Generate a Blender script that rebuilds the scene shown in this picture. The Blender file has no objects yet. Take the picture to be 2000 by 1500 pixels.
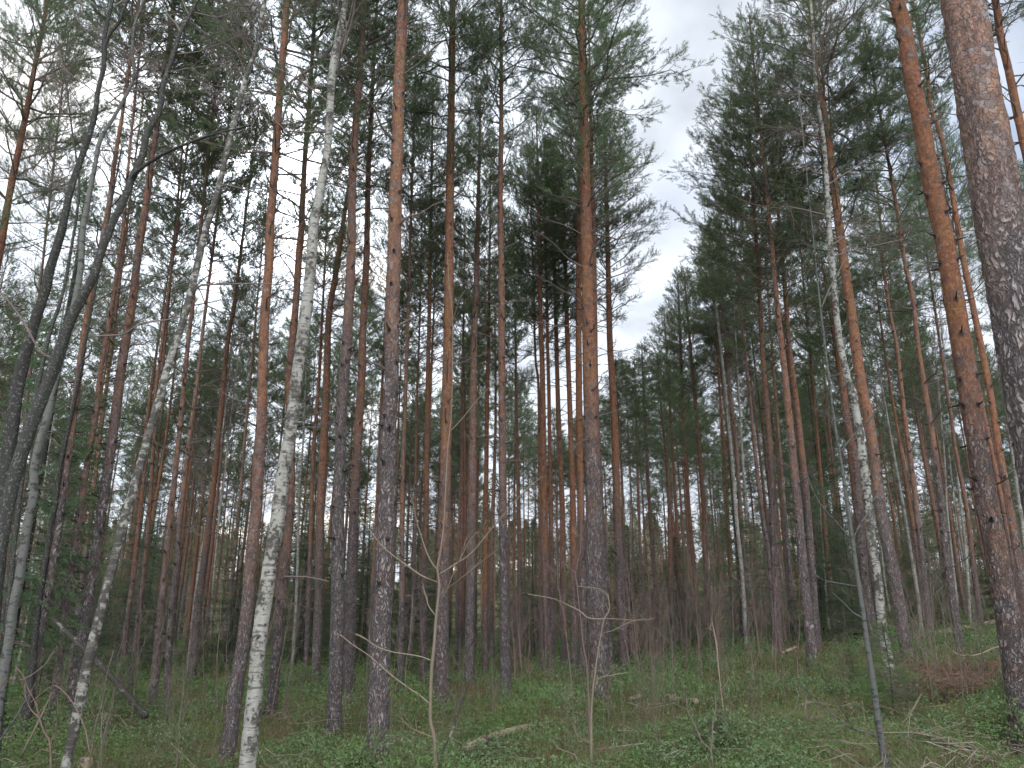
import bpy, math, random
import numpy as np
from mathutils import Vector, Matrix, noise as mnoise

C = bpy.context.scene.collection
R = math.radians

# ------------------------------------------------------------------ camera
F = 1511.0            # focal length in pixels of the 2000 x 1500 photograph
PITCH = R(17.0)
CAMZ = 1.6
cp, sp = math.cos(PITCH), math.sin(PITCH)
cam_d = bpy.data.cameras.new('camera')
cam = bpy.data.objects.new('camera', cam_d)
C.objects.link(cam)
cam_d.sensor_width = 36.0
cam_d.lens = 36.0 * F / 2000.0
cam_d.clip_start = 0.05
cam_d.clip_end = 2000.0
cam.location = (0, 0, CAMZ)
cam.rotation_euler = (R(90) + PITCH, 0, 0)
bpy.context.scene.camera = cam


def ray(u, v):
    xr = (u - 1000.0) / F
    yr = (750.0 - v) / F
    return Vector((xr, cp - yr * sp, sp + yr * cp))


def at(u, v, Y):
    """point on the plane y = Y seen at pixel (u, v); also its depth"""
    d = ray(u, v)
    t = Y / d.y
    return Vector((d.x * t, Y, CAMZ + d.z * t)), t


def project(p):
    x, y, z = p[0], p[1], p[2] - CAMZ
    dep = y * cp + z * sp
    up = -y * sp + z * cp
    if dep <= 0.01:
        return None
    return 1000 + F * x / dep, 750 - F * up / dep, dep

# ------------------------------------------------------------------ sky, sun, exposure
sun_dir = ray(470, 318).normalized()
sun_el = math.asin(sun_dir.z)
sun_az = math.atan2(sun_dir.x, sun_dir.y)

world = bpy.data.worlds.new('World')
bpy.context.scene.world = world
world.use_nodes = True
wt = world.node_tree
wt.nodes.clear()


def N(t, kind, **kw):
    n = t.nodes.new(kind)
    for k, v in kw.items():
        setattr(n, k, v)
    return n


w_out = N(wt, 'ShaderNodeOutputWorld')
w_bg = N(wt, 'ShaderNodeBackground')
w_sky = N(wt, 'ShaderNodeTexSky')
w_sky.sky_type = 'NISHITA'
w_sky.sun_disc = False
w_sky.sun_elevation = sun_el
w_sky.sun_rotation = sun_az
w_sky.air_density = 1.0
w_sky.dust_density = 1.5
SKY_STRENGTH = 0.10
w_bg.inputs['Strength'].default_value = SKY_STRENGTH
tc = N(wt, 'ShaderNodeTexCoord')
sep = N(wt, 'ShaderNodeSeparateXYZ')
wt.links.new(tc.outputs['Generated'], sep.inputs[0])


def wmath(op, a, b=None, c=None, clamp=False):
    n = N(wt, 'ShaderNodeMath', operation=op)
    n.use_clamp = clamp
    for i, x in enumerate((a, b, c)):
        if x is None:
            continue
        if isinstance(x, (int, float)):
            n.inputs[i].default_value = x
        else:
            wt.links.new(x, n.inputs[i])
    return n.outputs[0]


# project the direction on a cloud deck: p = xy / (z + .25)
den = wmath('MAXIMUM', wmath('ADD', sep.outputs[2], 0.22), 0.08)
cx = wmath('DIVIDE', sep.outputs[0], den)
cy = wmath('DIVIDE', sep.outputs[1], den)
comb = N(wt, 'ShaderNodeCombineXYZ')
wt.links.new(cx, comb.inputs[0])
wt.links.new(cy, comb.inputs[1])
cn = N(wt, 'ShaderNodeTexNoise')
cn.inputs['Scale'].default_value = 1.6
cn.inputs['Detail'].default_value = 7.0
cn.inputs['Roughness'].default_value = 0.52
wt.links.new(comb.outputs[0], cn.inputs['Vector'])
cn2 = N(wt, 'ShaderNodeTexNoise')
cn2.inputs['Scale'].default_value = 3.1
cn2.inputs['Detail'].default_value = 5.0
wt.links.new(comb.outputs[0], cn2.inputs['Vector'])
cover = N(wt, 'ShaderNodeMapRange')
cover.inputs[1].default_value = 0.30
cover.inputs[2].default_value = 0.46
cover.inputs[3].default_value = 0.35
cover.inputs[4].default_value = 1.0
wt.links.new(cn.outputs[0], cover.inputs[0])
shade = N(wt, 'ShaderNodeMapRange')
shade.inputs[1].default_value = 0.35
shade.inputs[2].default_value = 0.65
shade.inputs[3].default_value = 0.82
shade.inputs[4].default_value = 1.5
wt.links.new(cn2.outputs[0], shade.inputs[0])
# thin cloud lit through by the sun
dot = N(wt, 'ShaderNodeVectorMath', operation='DOT_PRODUCT')
nrm = N(wt, 'ShaderNodeVectorMath', operation='NORMALIZE')
wt.links.new(tc.outputs['Generated'], nrm.inputs[0])
wt.links.new(nrm.outputs[0], dot.inputs[0])
dot.inputs[1].default_value = sun_dir
dpos = wmath('MAXIMUM', dot.outputs['Value'], 0.0)
glow1 = wmath('MULTIPLY', wmath('POWER', dpos, 14.0), 1.2)
glow2 = wmath('MULTIPLY', wmath('POWER', dpos, 150.0), 6.0)
glow3 = wmath('MULTIPLY', wmath('POWER', dpos, 9000.0), 26.0)
# added fill: unseen sky behind the camera brightened to light trunks and ground
back_fill = wmath('MULTIPLY', wmath('MAXIMUM', wmath('MULTIPLY', sep.outputs[1], -1.0), 0.0), 6.5)
lum = wmath('ADD', wmath('MULTIPLY', shade.outputs[0], wmath('ADD', 1.0, wmath('ADD', glow1, back_fill))),
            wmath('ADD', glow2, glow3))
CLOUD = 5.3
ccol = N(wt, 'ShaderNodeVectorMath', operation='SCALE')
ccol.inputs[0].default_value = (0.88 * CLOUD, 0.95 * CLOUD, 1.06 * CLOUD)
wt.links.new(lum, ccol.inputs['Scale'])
skyup = N(wt, 'ShaderNodeVectorMath', operation='SCALE')
skyup.inputs['Scale'].default_value = 1.5
wt.links.new(w_sky.outputs[0], skyup.inputs[0])
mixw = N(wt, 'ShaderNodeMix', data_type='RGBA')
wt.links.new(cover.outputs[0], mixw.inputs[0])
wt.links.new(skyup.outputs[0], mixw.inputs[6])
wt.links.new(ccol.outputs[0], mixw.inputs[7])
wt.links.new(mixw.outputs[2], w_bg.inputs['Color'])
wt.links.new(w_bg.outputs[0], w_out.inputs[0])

sl = bpy.data.lights.new('sun', 'SUN')
sl.energy = 1.0
sl.angle = R(12)
sl.color = (1.0, 0.94, 0.84)
so = bpy.data.objects.new('sun', sl)
C.objects.link(so)
so.rotation_euler = (-sun_dir).to_track_quat('-Z', 'Y').to_euler()

vs = bpy.context.scene.view_settings
vs.view_transform = 'Standard'
vs.look = 'None'
vs.exposure = 0.60
vs.gamma = 1.0
cy_ = bpy.context.scene.cycles
cy_.adaptive_threshold = 0.03
cy_.max_bounces = 6
cy_.diffuse_bounces = 4
cy_.transparent_max_bounces = 4
cy_.caustics_reflective = False
cy_.caustics_refractive = False

# ------------------------------------------------------------------ mesh tools


class Geo:
    """collects vertex arrays and quads / tris, builds ONE mesh"""

    def __init__(s):
        s.v, s.q, s.t, s.n, s.at = [], [], [], 0, []

    def add(s, v, q=None, t=None, a=0.0):
        v = np.asarray(v, dtype=np.float32).reshape(-1, 3)
        s.v.append(v)
        if np.isscalar(a):
            a = np.full(len(v), a, dtype=np.float32)
        s.at.append(np.asarray(a, dtype=np.float32))
        if q is not None and len(q):
            s.q.append(np.asarray(q, dtype=np.int32) + s.n)
        if t is not None and len(t):
            s.t.append(np.asarray(t, dtype=np.int32) + s.n)
        s.n += len(v)

    def mesh(s, name, mat, smooth=True, attr=None):
        me = bpy.data.meshes.new(name)
        v = np.concatenate(s.v)
        q = np.concatenate(s.q) if s.q else np.zeros((0, 4), np.int32)
        t = np.concatenate(s.t) if s.t else np.zeros((0, 3), np.int32)
        me.vertices.add(len(v))
        me.vertices.foreach_set('co', v.ravel())
        nl = len(q) * 4 + len(t) * 3
        me.loops.add(nl)
        me.loops.foreach_set('vertex_index', np.concatenate([q.ravel(), t.ravel()]))
        me.polygons.add(len(q) + len(t))
        st = np.concatenate([np.arange(len(q)) * 4, len(q) * 4 + np.arange(len(t)) * 3]).astype(np.int32)
        me.polygons.foreach_set('loop_start', st)
        if smooth:
            me.polygons.foreach_set('use_smooth', np.ones(len(q) + len(t), dtype=bool))
        if attr:
            a = me.attributes.new(attr, 'FLOAT', 'POINT')
            a.data.foreach_set('value', np.concatenate(s.at))
        me.materials.append(mat)
        me.update(calc_edges=True)
        return me


def norm(a):
    return a / np.maximum(np.linalg.norm(a, axis=-1, keepdims=True), 1e-9)


def tubes(g, P, Rad, k=5, closed_tip=False, a=0.0, ridge=None):
    """P (m, n, 3) centre lines, Rad (m, n); adds m tubes of k sides"""
    P = np.asarray(P, dtype=np.float64)
    Rad = np.asarray(Rad, dtype=np.float64)
    if P.ndim == 2:
        P = P[None]
        Rad = Rad[None]
    m, n, _ = P.shape
    T = norm(np.gradient(P, axis=1))
    mt = norm(T.mean(axis=1))
    ref = np.where(np.abs(mt[:, 2:3]) > 0.75, np.array([[1.0, 0, 0]]), np.array([[0, 0, 1.0]]))
    B = norm(np.cross(T, ref[:, None, :]))
    Nn = np.cross(B, T)
    ang = np.arange(k) * 2 * math.pi / k
    ca, sa = np.cos(ang), np.sin(ang)
    rr = Rad[:, :, None]
    if ridge is not None:
        rr = rr * ridge
    V = P[:, :, None, :] + (B[:, :, None, :] * ca[None, None, :, None] + Nn[:, :, None, :] * sa[None, None, :, None]) * (rr * np.ones(k))[..., None]
    idx = np.arange(m * n * k).reshape(m, n, k)
    a0 = idx[:, :-1, :]
    a1 = np.roll(a0, -1, axis=2)
    b0 = idx[:, 1:, :]
    b1 = np.roll(b0, -1, axis=2)
    Q = np.stack([a0, a1, b1, b0], axis=-1).reshape(-1, 4)
    g.add(V.reshape(-1, 3), q=Q, a=a)


def smooth_line(pts, n):
    """Catmull-Rom through pts resampled to n points (by length)"""
    pts = np.asarray(pts, dtype=np.float64)
    if len(pts) == 2:
        w = np.linspace(0, 1, n)[:, None]
        return pts[0] * (1 - w) + pts[1] * w
    p = np.vstack([2 * pts[0] - pts[1], pts, 2 * pts[-1] - pts[-2]])
    out = []
    for i in range(len(pts) - 1):
        a, b, c, d = p[i], p[i + 1], p[i + 2], p[i + 3]
        for t in np.linspace(0, 1, 12, endpoint=False):
            out.append(0.5 * ((2 * b) + (c - a) * t + (2 * a - 5 * b + 4 * c - d) * t * t + (3 * b - a - 3 * c + d) * t ** 3))
    out.append(pts[-1])
    out = np.array(out)
    s = np.concatenate([[0], np.cumsum(np.linalg.norm(np.diff(out, axis=0), axis=1))])
    x = np.linspace(0, s[-1], n)
    return np.stack([np.interp(x, s, out[:, i]) for i in range(out.shape[1])], axis=1)


def obj(name, me, parent=None, loc=None, label=None, cat=None, group=None, kind=None):
    o = bpy.data.objects.new(name, me)
    C.objects.link(o)
    if parent is not None:
        o.parent = parent
    if loc is not None:
        o.location = loc
    if label:
        o['label'] = label
    if cat:
        o['category'] = cat
    if group:
        o['group'] = group
    if kind:
        o['kind'] = kind
    return o

# ------------------------------------------------------------------ materials


def mat(name):
    m = bpy.data.materials.new(name)
    m.use_nodes = True
    t = m.node_tree
    t.nodes.clear()
    out = N(t, 'ShaderNodeOutputMaterial')
    return m, t, out


def lk(t, a, b):
    t.links.new(a, b)


def rgbmix(t, fac, a, b, blend='MIX'):
    n = N(t, 'ShaderNodeMix', data_type='RGBA', blend_type=blend)
    for sock, x in ((n.inputs[0], fac), (n.inputs[6], a), (n.inputs[7], b)):
        if isinstance(x, (int, float)):
            sock.default_value = x
        elif isinstance(x, tuple):
            sock.default_value = (*x, 1.0)
        else:
            lk(t, x, sock)
    return n.outputs[2]


def maprange(t, x, a, b, c=0.0, d=1.0, smooth=False):
    n = N(t, 'ShaderNodeMapRange')
    if smooth:
        n.interpolation_type = 'SMOOTHSTEP'
    lk(t, x, n.inputs[0])
    for i, v in enumerate((a, b, c, d)):
        if isinstance(v, (int, float)):
            n.inputs[i + 1].default_value = v
        else:
            lk(t, v, n.inputs[i + 1])
    return n.outputs[0]


def tmath(t, op, a, b=None):
    n = N(t, 'ShaderNodeMath', operation=op)
    for i, x in enumerate((a, b)):
        if x is None:
            continue
        if isinstance(x, (int, float)):
            n.inputs[i].default_value = x
        else:
            lk(t, x, n.inputs[i])
    return n.outputs[0]


def coords(t, scale=(1, 1, 1), distort=0.0, dscale=3.0):
    c = N(t, 'ShaderNodeTexCoord')
    oi = N(t, 'ShaderNodeObjectInfo')
    off = N(t, 'ShaderNodeVectorMath', operation='SCALE')
    cmb = N(t, 'ShaderNodeCombineXYZ')
    for i in range(3):
        lk(t, oi.outputs['Random'], cmb.inputs[i])
    lk(t, cmb.outputs[0], off.inputs[0])
    off.inputs['Scale'].default_value = 37.0
    ad = N(t, 'ShaderNodeVectorMath', operation='ADD')
    lk(t, c.outputs['Object'], ad.inputs[0])
    lk(t, off.outputs[0], ad.inputs[1])
    svv = N(t, 'ShaderNodeVectorMath', operation='SCALE')
    lk(t, ad.outputs[0], svv.inputs[0])
    rsc = N(t, 'ShaderNodeMapRange')
    rsc.inputs[3].default_value = 0.72
    rsc.inputs[4].default_value = 1.28
    fr_ = N(t, 'ShaderNodeMath', operation='FRACT')
    ml_ = N(t, 'ShaderNodeMath', operation='MULTIPLY')
    lk(t, oi.outputs['Random'], ml_.inputs[0])
    ml_.inputs[1].default_value = 17.3
    lk(t, ml_.outputs[0], fr_.inputs[0])
    lk(t, fr_.outputs[0], rsc.inputs[0])
    lk(t, rsc.outputs[0], svv.inputs['Scale'])
    v = svv.outputs[0]
    if distort:
        nz = N(t, 'ShaderNodeTexNoise')
        nz.inputs['Scale'].default_value = dscale
        nz.inputs['Detail'].default_value = 3
        lk(t, v, nz.inputs['Vector'])
        sc = N(t, 'ShaderNodeVectorMath', operation='SCALE')
        lk(t, nz.outputs['Color'], sc.inputs[0])
        sc.inputs['Scale'].default_value = distort
        a2 = N(t, 'ShaderNodeVectorMath', operation='ADD')
        lk(t, v, a2.inputs[0])
        lk(t, sc.outputs[0], a2.inputs[1])
        v = a2.outputs[0]
    mp = N(t, 'ShaderNodeMapping')
    mp.inputs['Scale'].default_value = scale
    lk(t, v, mp.inputs[0])
    return c, oi, mp.outputs[0]


def noise(t, vec, scale, detail=4, rough=0.55):
    n = N(t, 'ShaderNodeTexNoise')
    n.inputs['Scale'].default_value = scale
    n.inputs['Detail'].default_value = detail
    n.inputs['Roughness'].default_value = rough
    lk(t, vec, n.inputs['Vector'])
    return n


def principled(t, out, col, rough=0.9, bump=None, bstr=0.6, bdist=0.01, spec=0.2):
    p = N(t, 'ShaderNodeBsdfPrincipled')
    p.inputs['Roughness'].default_value = rough
    p.inputs['Specular IOR Level'].default_value = spec
    if isinstance(col, tuple):
        p.inputs['Base Color'].default_value = (*col, 1)
    else:
        lk(t, col, p.inputs['Base Color'])
    if bump is not None:
        b = N(t, 'ShaderNodeBump')
        b.inputs['Strength'].default_value = bstr
        b.inputs['Distance'].default_value = bdist
        lk(t, bump, b.inputs['Height'])
        lk(t, b.outputs[0], p.inputs['Normal'])
    lk(t, p.outputs[0], out.inputs[0])
    return p


def pine_bark():
    m, t, out = mat('pine_bark')
    c, oi, v = coords(t, (1, 1, 0.27), 0.13, 7.0)
    _, _, vraw = coords(t, (1, 1, 0.8), 0.0)
    # lower bark: vertical scaly plates with jagged fissures
    vo = N(t, 'ShaderNodeTexVoronoi')
    vo.feature = 'DISTANCE_TO_EDGE'
    vo.inputs['Scale'].default_value = 34.0
    lk(t, v, vo.inputs['Vector'])
    vc = N(t, 'ShaderNodeTexVoronoi')
    vc.inputs['Scale'].default_value = 34.0
    lk(t, v, vc.inputs['Vector'])
    rn = noise(t, v, 21.0, 6, 0.68)
    ridge = tmath(t, 'ABSOLUTE', tmath(t, 'SUBTRACT', rn.outputs[0], 0.5))
    n1 = noise(t, vraw, 8.0, 5)
    n2 = noise(t, vraw, 1.5, 3)
    n3 = noise(t, vraw, 60.0, 4, 0.65)
    sepc = N(t, 'ShaderNodeSeparateXYZ')
    lk(t, c.outputs['Object'], sepc.inputs[0])
    at_ = N(t, 'ShaderNodeAttribute')
    at_.attribute_type = 'OBJECT'
    at_.attribute_name = 'bark_line'
    tone = N(t, 'ShaderNodeAttribute')
    tone.attribute_type = 'OBJECT'
    tone.attribute_name = 'bark_tone'
    zz = tmath(t, 'SUBTRACT', sepc.outputs[2], at_.outputs['Fac'])
    zn = tmath(t, 'ADD', zz, tmath(t, 'MULTIPLY', tmath(t, 'SUBTRACT', n2.outputs[0], 0.5), 4.5))
    zn = tmath(t, 'ADD', zn, tmath(t, 'MULTIPLY', tmath(t, 'SUBTRACT', n1.outputs[0], 0.5), 6.0))
    up = maprange(t, zn, -1.3, 1.5)
    f1 = maprange(t, vo.outputs['Distance'], 0.0, 0.20, 0.25, 1.0, smooth=True)
    f2 = maprange(t, ridge, 0.0, 0.055, 0.15, 1.0, smooth=True)
    fiss = tmath(t, 'MULTIPLY', f1, f2)
    sc = N(t, 'ShaderNodeSeparateColor')
    lk(t, vc.outputs['Color'], sc.inputs[0])
    low = rgbmix(t, sc.outputs[0], (0.160, 0.126, 0.113), (0.225, 0.187, 0.172))
    low = rgbmix(t, maprange(t, n3.outputs[0], 0.35, 0.65, 0, 0.55), low, (0.215, 0.17, 0.158))
    low = rgbmix(t, maprange(t, n1.outputs[0], 0.50, 0.70, 0, 0.8), low, (0.20, 0.125, 0.100))
    low = rgbmix(t, maprange(t, n2.outputs[0], 0.48, 0.70, 0.0, 0.35), low, (0.22, 0.21, 0.19))
    low = rgbmix(t, fiss, (0.058, 0.046, 0.043), low)
    # upper bark: thin papery flakes, as terraces of a noise
    _, _, v2 = coords(t, (1, 1, 0.60), 0.17, 12.0)
    blot = noise(t, vraw, 13.0, 5, 0.7)
    vf = N(t, 'ShaderNodeTexVoronoi')
    vf.inputs['Scale'].default_value = 26.0
    lk(t, v2, vf.inputs['Vector'])
    vfe = N(t, 'ShaderNodeTexVoronoi')
    vfe.feature = 'DISTANCE_TO_EDGE'
    vfe.inputs['Scale'].default_value = 26.0
    lk(t, v2, vfe.inputs['Vector'])
    scf = N(t, 'ShaderNodeSeparateColor')
    lk(t, vf.outputs['Color'], scf.inputs[0])
    stp = scf.outputs[1]
    edge = maprange(t, tmath(t, 'ADD', vfe.outputs['Distance'], tmath(t, 'MULTIPLY', n3.outputs[0], 0.10)), 0.035, 0.13)
    wn = scf
    hi = rgbmix(t, wn.outputs[0], (0.118, 0.049, 0.027), (0.212, 0.098, 0.053))
    hi = rgbmix(t, maprange(t, n3.outputs[0], 0.42, 0.62, 0, 0.5), hi, (0.165, 0.085, 0.055))
    hi = rgbmix(t, maprange(t, n2.outputs[0], 0.50, 0.60, 0.0, 0.5), hi, (0.185, 0.094, 0.042))
    gpatch = maprange(t, tmath(t, 'ADD', n1.outputs[0], tmath(t, 'MULTIPLY', tone.outputs['Fac'], 0.22)), 0.58, 0.66, 0.0, 0.85)
    gcol = rgbmix(t, wn.outputs[0], (0.085, 0.066, 0.060), (0.165, 0.135, 0.125))
    hi = rgbmix(t, gpatch, hi, gcol)
    hi = rgbmix(t, maprange(t, blot.outputs[0], 0.51, 0.60, 0.0, 0.75), hi, (0.085, 0.052, 0.042))
    hi = rgbmix(t, edge, (0.060, 0.036, 0.028), hi)
    col = rgbmix(t, up, low, hi)
    kn = N(t, 'ShaderNodeAttribute')
    kn.attribute_name = 'knot'
    col = rgbmix(t, maprange(t, kn.outputs['Fac'], 0.25, 0.7), col, (0.035, 0.028, 0.026))
    hv = N(t, 'ShaderNodeHueSaturation')
    lk(t, maprange(t, oi.outputs['Random'], 0, 1, 0.78, 1.15), hv.inputs['Value'])
    lk(t, maprange(t, tone.outputs['Fac'], 0, 0.5, 1.05, 0.75), hv.inputs['Saturation'])
    lk(t, col, hv.inputs['Color'])
    h_low = tmath(t, 'ADD', tmath(t, 'MULTIPLY', fiss, 1.0), tmath(t, 'MULTIPLY', n3.outputs[0], 0.35))
    h_hi = tmath(t, 'ADD', tmath(t, 'ADD', tmath(t, 'MULTIPLY', stp, 0.18), tmath(t, 'MULTIPLY', edge, 0.14)), tmath(t, 'MULTIPLY', n3.outputs[0], 0.22))
    hm = N(t, 'ShaderNodeMix', data_type='FLOAT')
    lk(t, up, hm.inputs[0])
    lk(t, h_low, hm.inputs[2])
    lk(t, h_hi, hm.inputs[3])
    principled(t, out, hv.outputs[0], 0.92, hm.outputs[0], 1.0, 0.03, 0.12)
    return m


def birch_bark():
    m, t, out = mat('birch_bark')
    c, oi, v = coords(t, (1, 1, 1), 0.03, 6.0)
    _, _, vs_ = coords(t, (1.3, 1.3, 9.0), 0.05, 8.0)
    n1 = noise(t, vs_, 4.5, 5)
    n2 = noise(t, v, 3.2, 5, 0.6)
    n3 = noise(t, v, 20.0, 4)
    _, _, vk = coords(t, (1.0, 1.0, 2.2), 0.08, 10.0)
    vo = N(t, 'ShaderNodeTexVoronoi')
    vo.inputs['Scale'].default_value = 4.2
    lk(t, vk, vo.inputs['Vector'])
    grime = N(t, 'ShaderNodeAttribute')
    grime.attribute_type = 'OBJECT'
    grime.attribute_name = 'grime'
    col = rgbmix(t, n3.outputs[0], (0.265, 0.25, 0.215), (0.155, 0.145, 0.12))
    col = rgbmix(t, maprange(t, n2.outputs[0], 0.42, 0.60, 0.0, 0.7), col, (0.135, 0.122, 0.098))
    gl = tmath(t, 'SUBTRACT', 0.61, tmath(t, 'MULTIPLY', grime.outputs['Fac'], 0.15))
    gm = tmath(t, 'ADD', tmath(t, 'MULTIPLY', n2.outputs[0], 0.5), tmath(t, 'MULTIPLY', n3.outputs[0], 0.5))
    col = rgbmix(t, maprange(t, gm, gl, tmath(t, 'ADD', gl, 0.05)), col, (0.045, 0.040, 0.033))
    col = rgbmix(t, maprange(t, n1.outputs[0], 0.55, 0.61), col, (0.085, 0.072, 0.06))
    col = rgbmix(t, maprange(t, vo.outputs['Distance'], 0.10, 0.17, 1.0, 0.0), col, (0.028, 0.024, 0.02))
    principled(t, out, col, 0.8, gm, 0.9, 0.03, 0.2)
    return m


def simple_bark(name, a, b, dark, scale=6.0, thr=0.55, amt=0.9, zs=1.0, rough=0.9):
    m, t, out = mat(name)
    c, oi, v = coords(t, (1, 1, zs), 0.05, 6.0)
    n1 = noise(t, v, scale, 6, 0.62)
    n2 = noise(t, v, scale * 6, 3)
    col = rgbmix(t, n2.outputs[0], a, b)
    col = rgbmix(t, maprange(t, n1.outputs[0], thr, thr + 0.07, 0.0, amt), col, dark)
    hv = N(t, 'ShaderNodeHueSaturation')
    lk(t, maprange(t, oi.outputs['Random'], 0, 1, 0.75, 1.2), hv.inputs['Value'])
    lk(t, col, hv.inputs['Color'])
    principled(t, out, hv.outputs[0], rough, n1.outputs[0], 0.7, 0.015, 0.15)
    return m


def leafmat(name, cols, scale=8.0, transl=0.3, objvar=0.25, big=None):
    m, t, out = mat(name)
    g = N(t, 'ShaderNodeTexCoord')
    oi = N(t, 'ShaderNodeObjectInfo')
    vo = N(t, 'ShaderNodeTexVoronoi')
    vo.inputs['Scale'].default_value = scale
    lk(t, g.outputs['Object'], vo.inputs['Vector'])
    sc = N(t, 'ShaderNodeSeparateColor')
    lk(t, vo.outputs['Color'], sc.inputs[0])
    n = noise(t, g.outputs['Object'], big or 0.8, 4)
    col = rgbmix(t, sc.outputs[0], cols[0], cols[1])
    col = rgbmix(t, maprange(t, n.outputs[0], 0.42, 0.62), col, cols[2])
    if len(cols) > 3:
        n2 = noise(t, g.outputs['Object'], (big or 0.8) * 0.55, 4, 0.65)
        col = rgbmix(t, maprange(t, n2.outputs[0], 0.51, 0.57), col, cols[3])
    hv = N(t, 'ShaderNodeHueSaturation')
    lk(t, maprange(t, oi.outputs['Random'], 0, 1, 1 - objvar, 1 + objvar), hv.inputs['Value'])
    lk(t, maprange(t, oi.outputs['Random'], 0, 1, 0.488, 0.512), hv.inputs['Hue'])
    lk(t, col, hv.inputs['Color'])
    d = N(t, 'ShaderNodeBsdfDiffuse')
    tr = N(t, 'ShaderNodeBsdfTranslucent')
    lk(t, hv.outputs[0], d.inputs[0])
    lk(t, hv.outputs[0], tr.inputs[0])
    mx = N(t, 'ShaderNodeMixShader')
    mx.inputs[0].default_value = transl
    lk(t, d.outputs[0], mx.inputs[1])
    lk(t, tr.outputs[0], mx.inputs[2])
    lk(t, mx.outputs[0], out.inputs[0])
    return m


M_PINE = pine_bark()
M_BIRCH = birch_bark()
M_ASPEN = simple_bark('lichen_bark', (0.014, 0.013, 0.011), (0.045, 0.042, 0.036), (0.12, 0.12, 0.10), 42.0, 0.55, 0.7)
M_GREY = simple_bark('grey_smooth_bark', (0.055, 0.053, 0.046), (0.105, 0.102, 0.088), (0.024, 0.022, 0.02), 11.0, 0.53, 0.85, 2.0)
M_TWIG = simple_bark('branch_bark', (0.085, 0.068, 0.060), (0.15, 0.118, 0.10), (0.19, 0.105, 0.07), 8.0, 0.58, 0.7)
M_DEAD = simple_bark('dead_branch_bark', (0.055, 0.045, 0.040), (0.11, 0.088, 0.075), (0.15, 0.09, 0.062), 5.0, 0.55, 0.8)
M_SAP = simple_bark('sapling_bark', (0.07, 0.055, 0.042), (0.13, 0.10, 0.078), (0.16, 0.14, 0.11), 3.0, 0.55, 0.7)
M_REDSAP = simple_bark('red_twig_bark', (0.10, 0.062, 0.052), (0.155, 0.100, 0.085), (0.10, 0.085, 0.072), 3.0, 0.55, 0.7)
M_BEIGE = simple_bark('beige_bark', (0.125, 0.092, 0.064), (0.185, 0.145, 0.105), (0.065, 0.05, 0.038), 4.0, 0.60, 0.8, 0.6)
M_FALLEN = simple_bark('dead_wood', (0.16, 0.118, 0.082), (0.25, 0.19, 0.13), (0.055, 0.046, 0.035), 9.0, 0.50, 0.88)
M_FALLENDARK = simple_bark('mossy_dead_wood', (0.028, 0.024, 0.019), (0.05, 0.045, 0.036), (0.18, 0.165, 0.13), 9.0, 0.57, 0.8)
M_NEEDLE = leafmat('pine_needles', ((0.084, 0.110, 0.060), (0.136, 0.160, 0.098), (0.105, 0.138, 0.066)), 3.0, 0.42)
M_SPRUCE = leafmat('spruce_needles', ((0.060, 0.088, 0.048), (0.105, 0.135, 0.074), (0.082, 0.118, 0.056)), 4.0, 0.3)
M_YSPRUCE = leafmat('young_spruce_needles', ((0.095, 0.155, 0.060), (0.135, 0.205, 0.075), (0.11, 0.18, 0.065)), 6.0, 0.3)

# ------------------------------------------------------------------ ground
_rng = np.random.default_rng(5)
_W = [(_rng.uniform(0, 2 * math.pi), _rng.uniform(0, 6.3), 0.35 * 1.55 ** k) for k in range(9)]


def bumps(x, y):
    s = 0
    for k, (a, ph, fr) in enumerate(_W):
        s = s + np.sin((x * math.cos(a) + y * math.sin(a)) * fr + ph + 1.7 * np.sin((x * math.sin(a * 2.1) + y) * fr * 0.37)) * (0.10 / (1 + 0.55 * k))
    return s


def gz(x, y):
    x = np.asarray(x, dtype=np.float64)
    y = np.asarray(y, dtype=np.float64)
    xx = np.clip(x + 1.2, -60, 26)
    soft = np.log1p(np.exp(np.clip(xx * 1.2, -40, 40))) / 1.2
    r = 0.064 * soft * np.clip(y / 10.0, 0, 1) ** 0.7
    r = r + 0.0065 * np.maximum(y - 14, 0)
    rr = np.hypot(x, y)
    far = np.clip((rr - 85) / 150.0, 0, 1)
    r = r * np.clip(1.35 - rr / 200.0, 0.3, 1)
    return r + bumps(x, y) * np.clip(rr / 6.0, 0.1, 1) + far * (13.0 + 3.0 * np.sin(x * 0.02 + 1.0) + 2.0 * np.sin(x * 0.047))


def gzf(x, y):
    return float(gz(x, y))


def on_ground(u, v):
    d = ray(u, v)
    t = 3.0
    while t < 150:
        if CAMZ + d.z * t < gzf(d.x * t, d.y * t):
            break
        t += 0.05
    return Vector((d.x * t, d.y * t, gzf(d.x * t, d.y * t)))


def axis(lo, hi):
    a = [0.0]
    st = 0.35
    while a[-1] < hi:
        a.append(a[-1] + st)
        st = min(st * (1.0 if a[-1] < 22 else 1.07), 14)
    b = [0.0]
    st = 0.35
    while b[-1] > lo:
        b.append(b[-1] - st)
        st = min(st * (1.0 if b[-1] > (-22 if lo < -100 else -3) else 1.1), 14)
    return np.array(sorted(set(b[1:] + a)))


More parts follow.
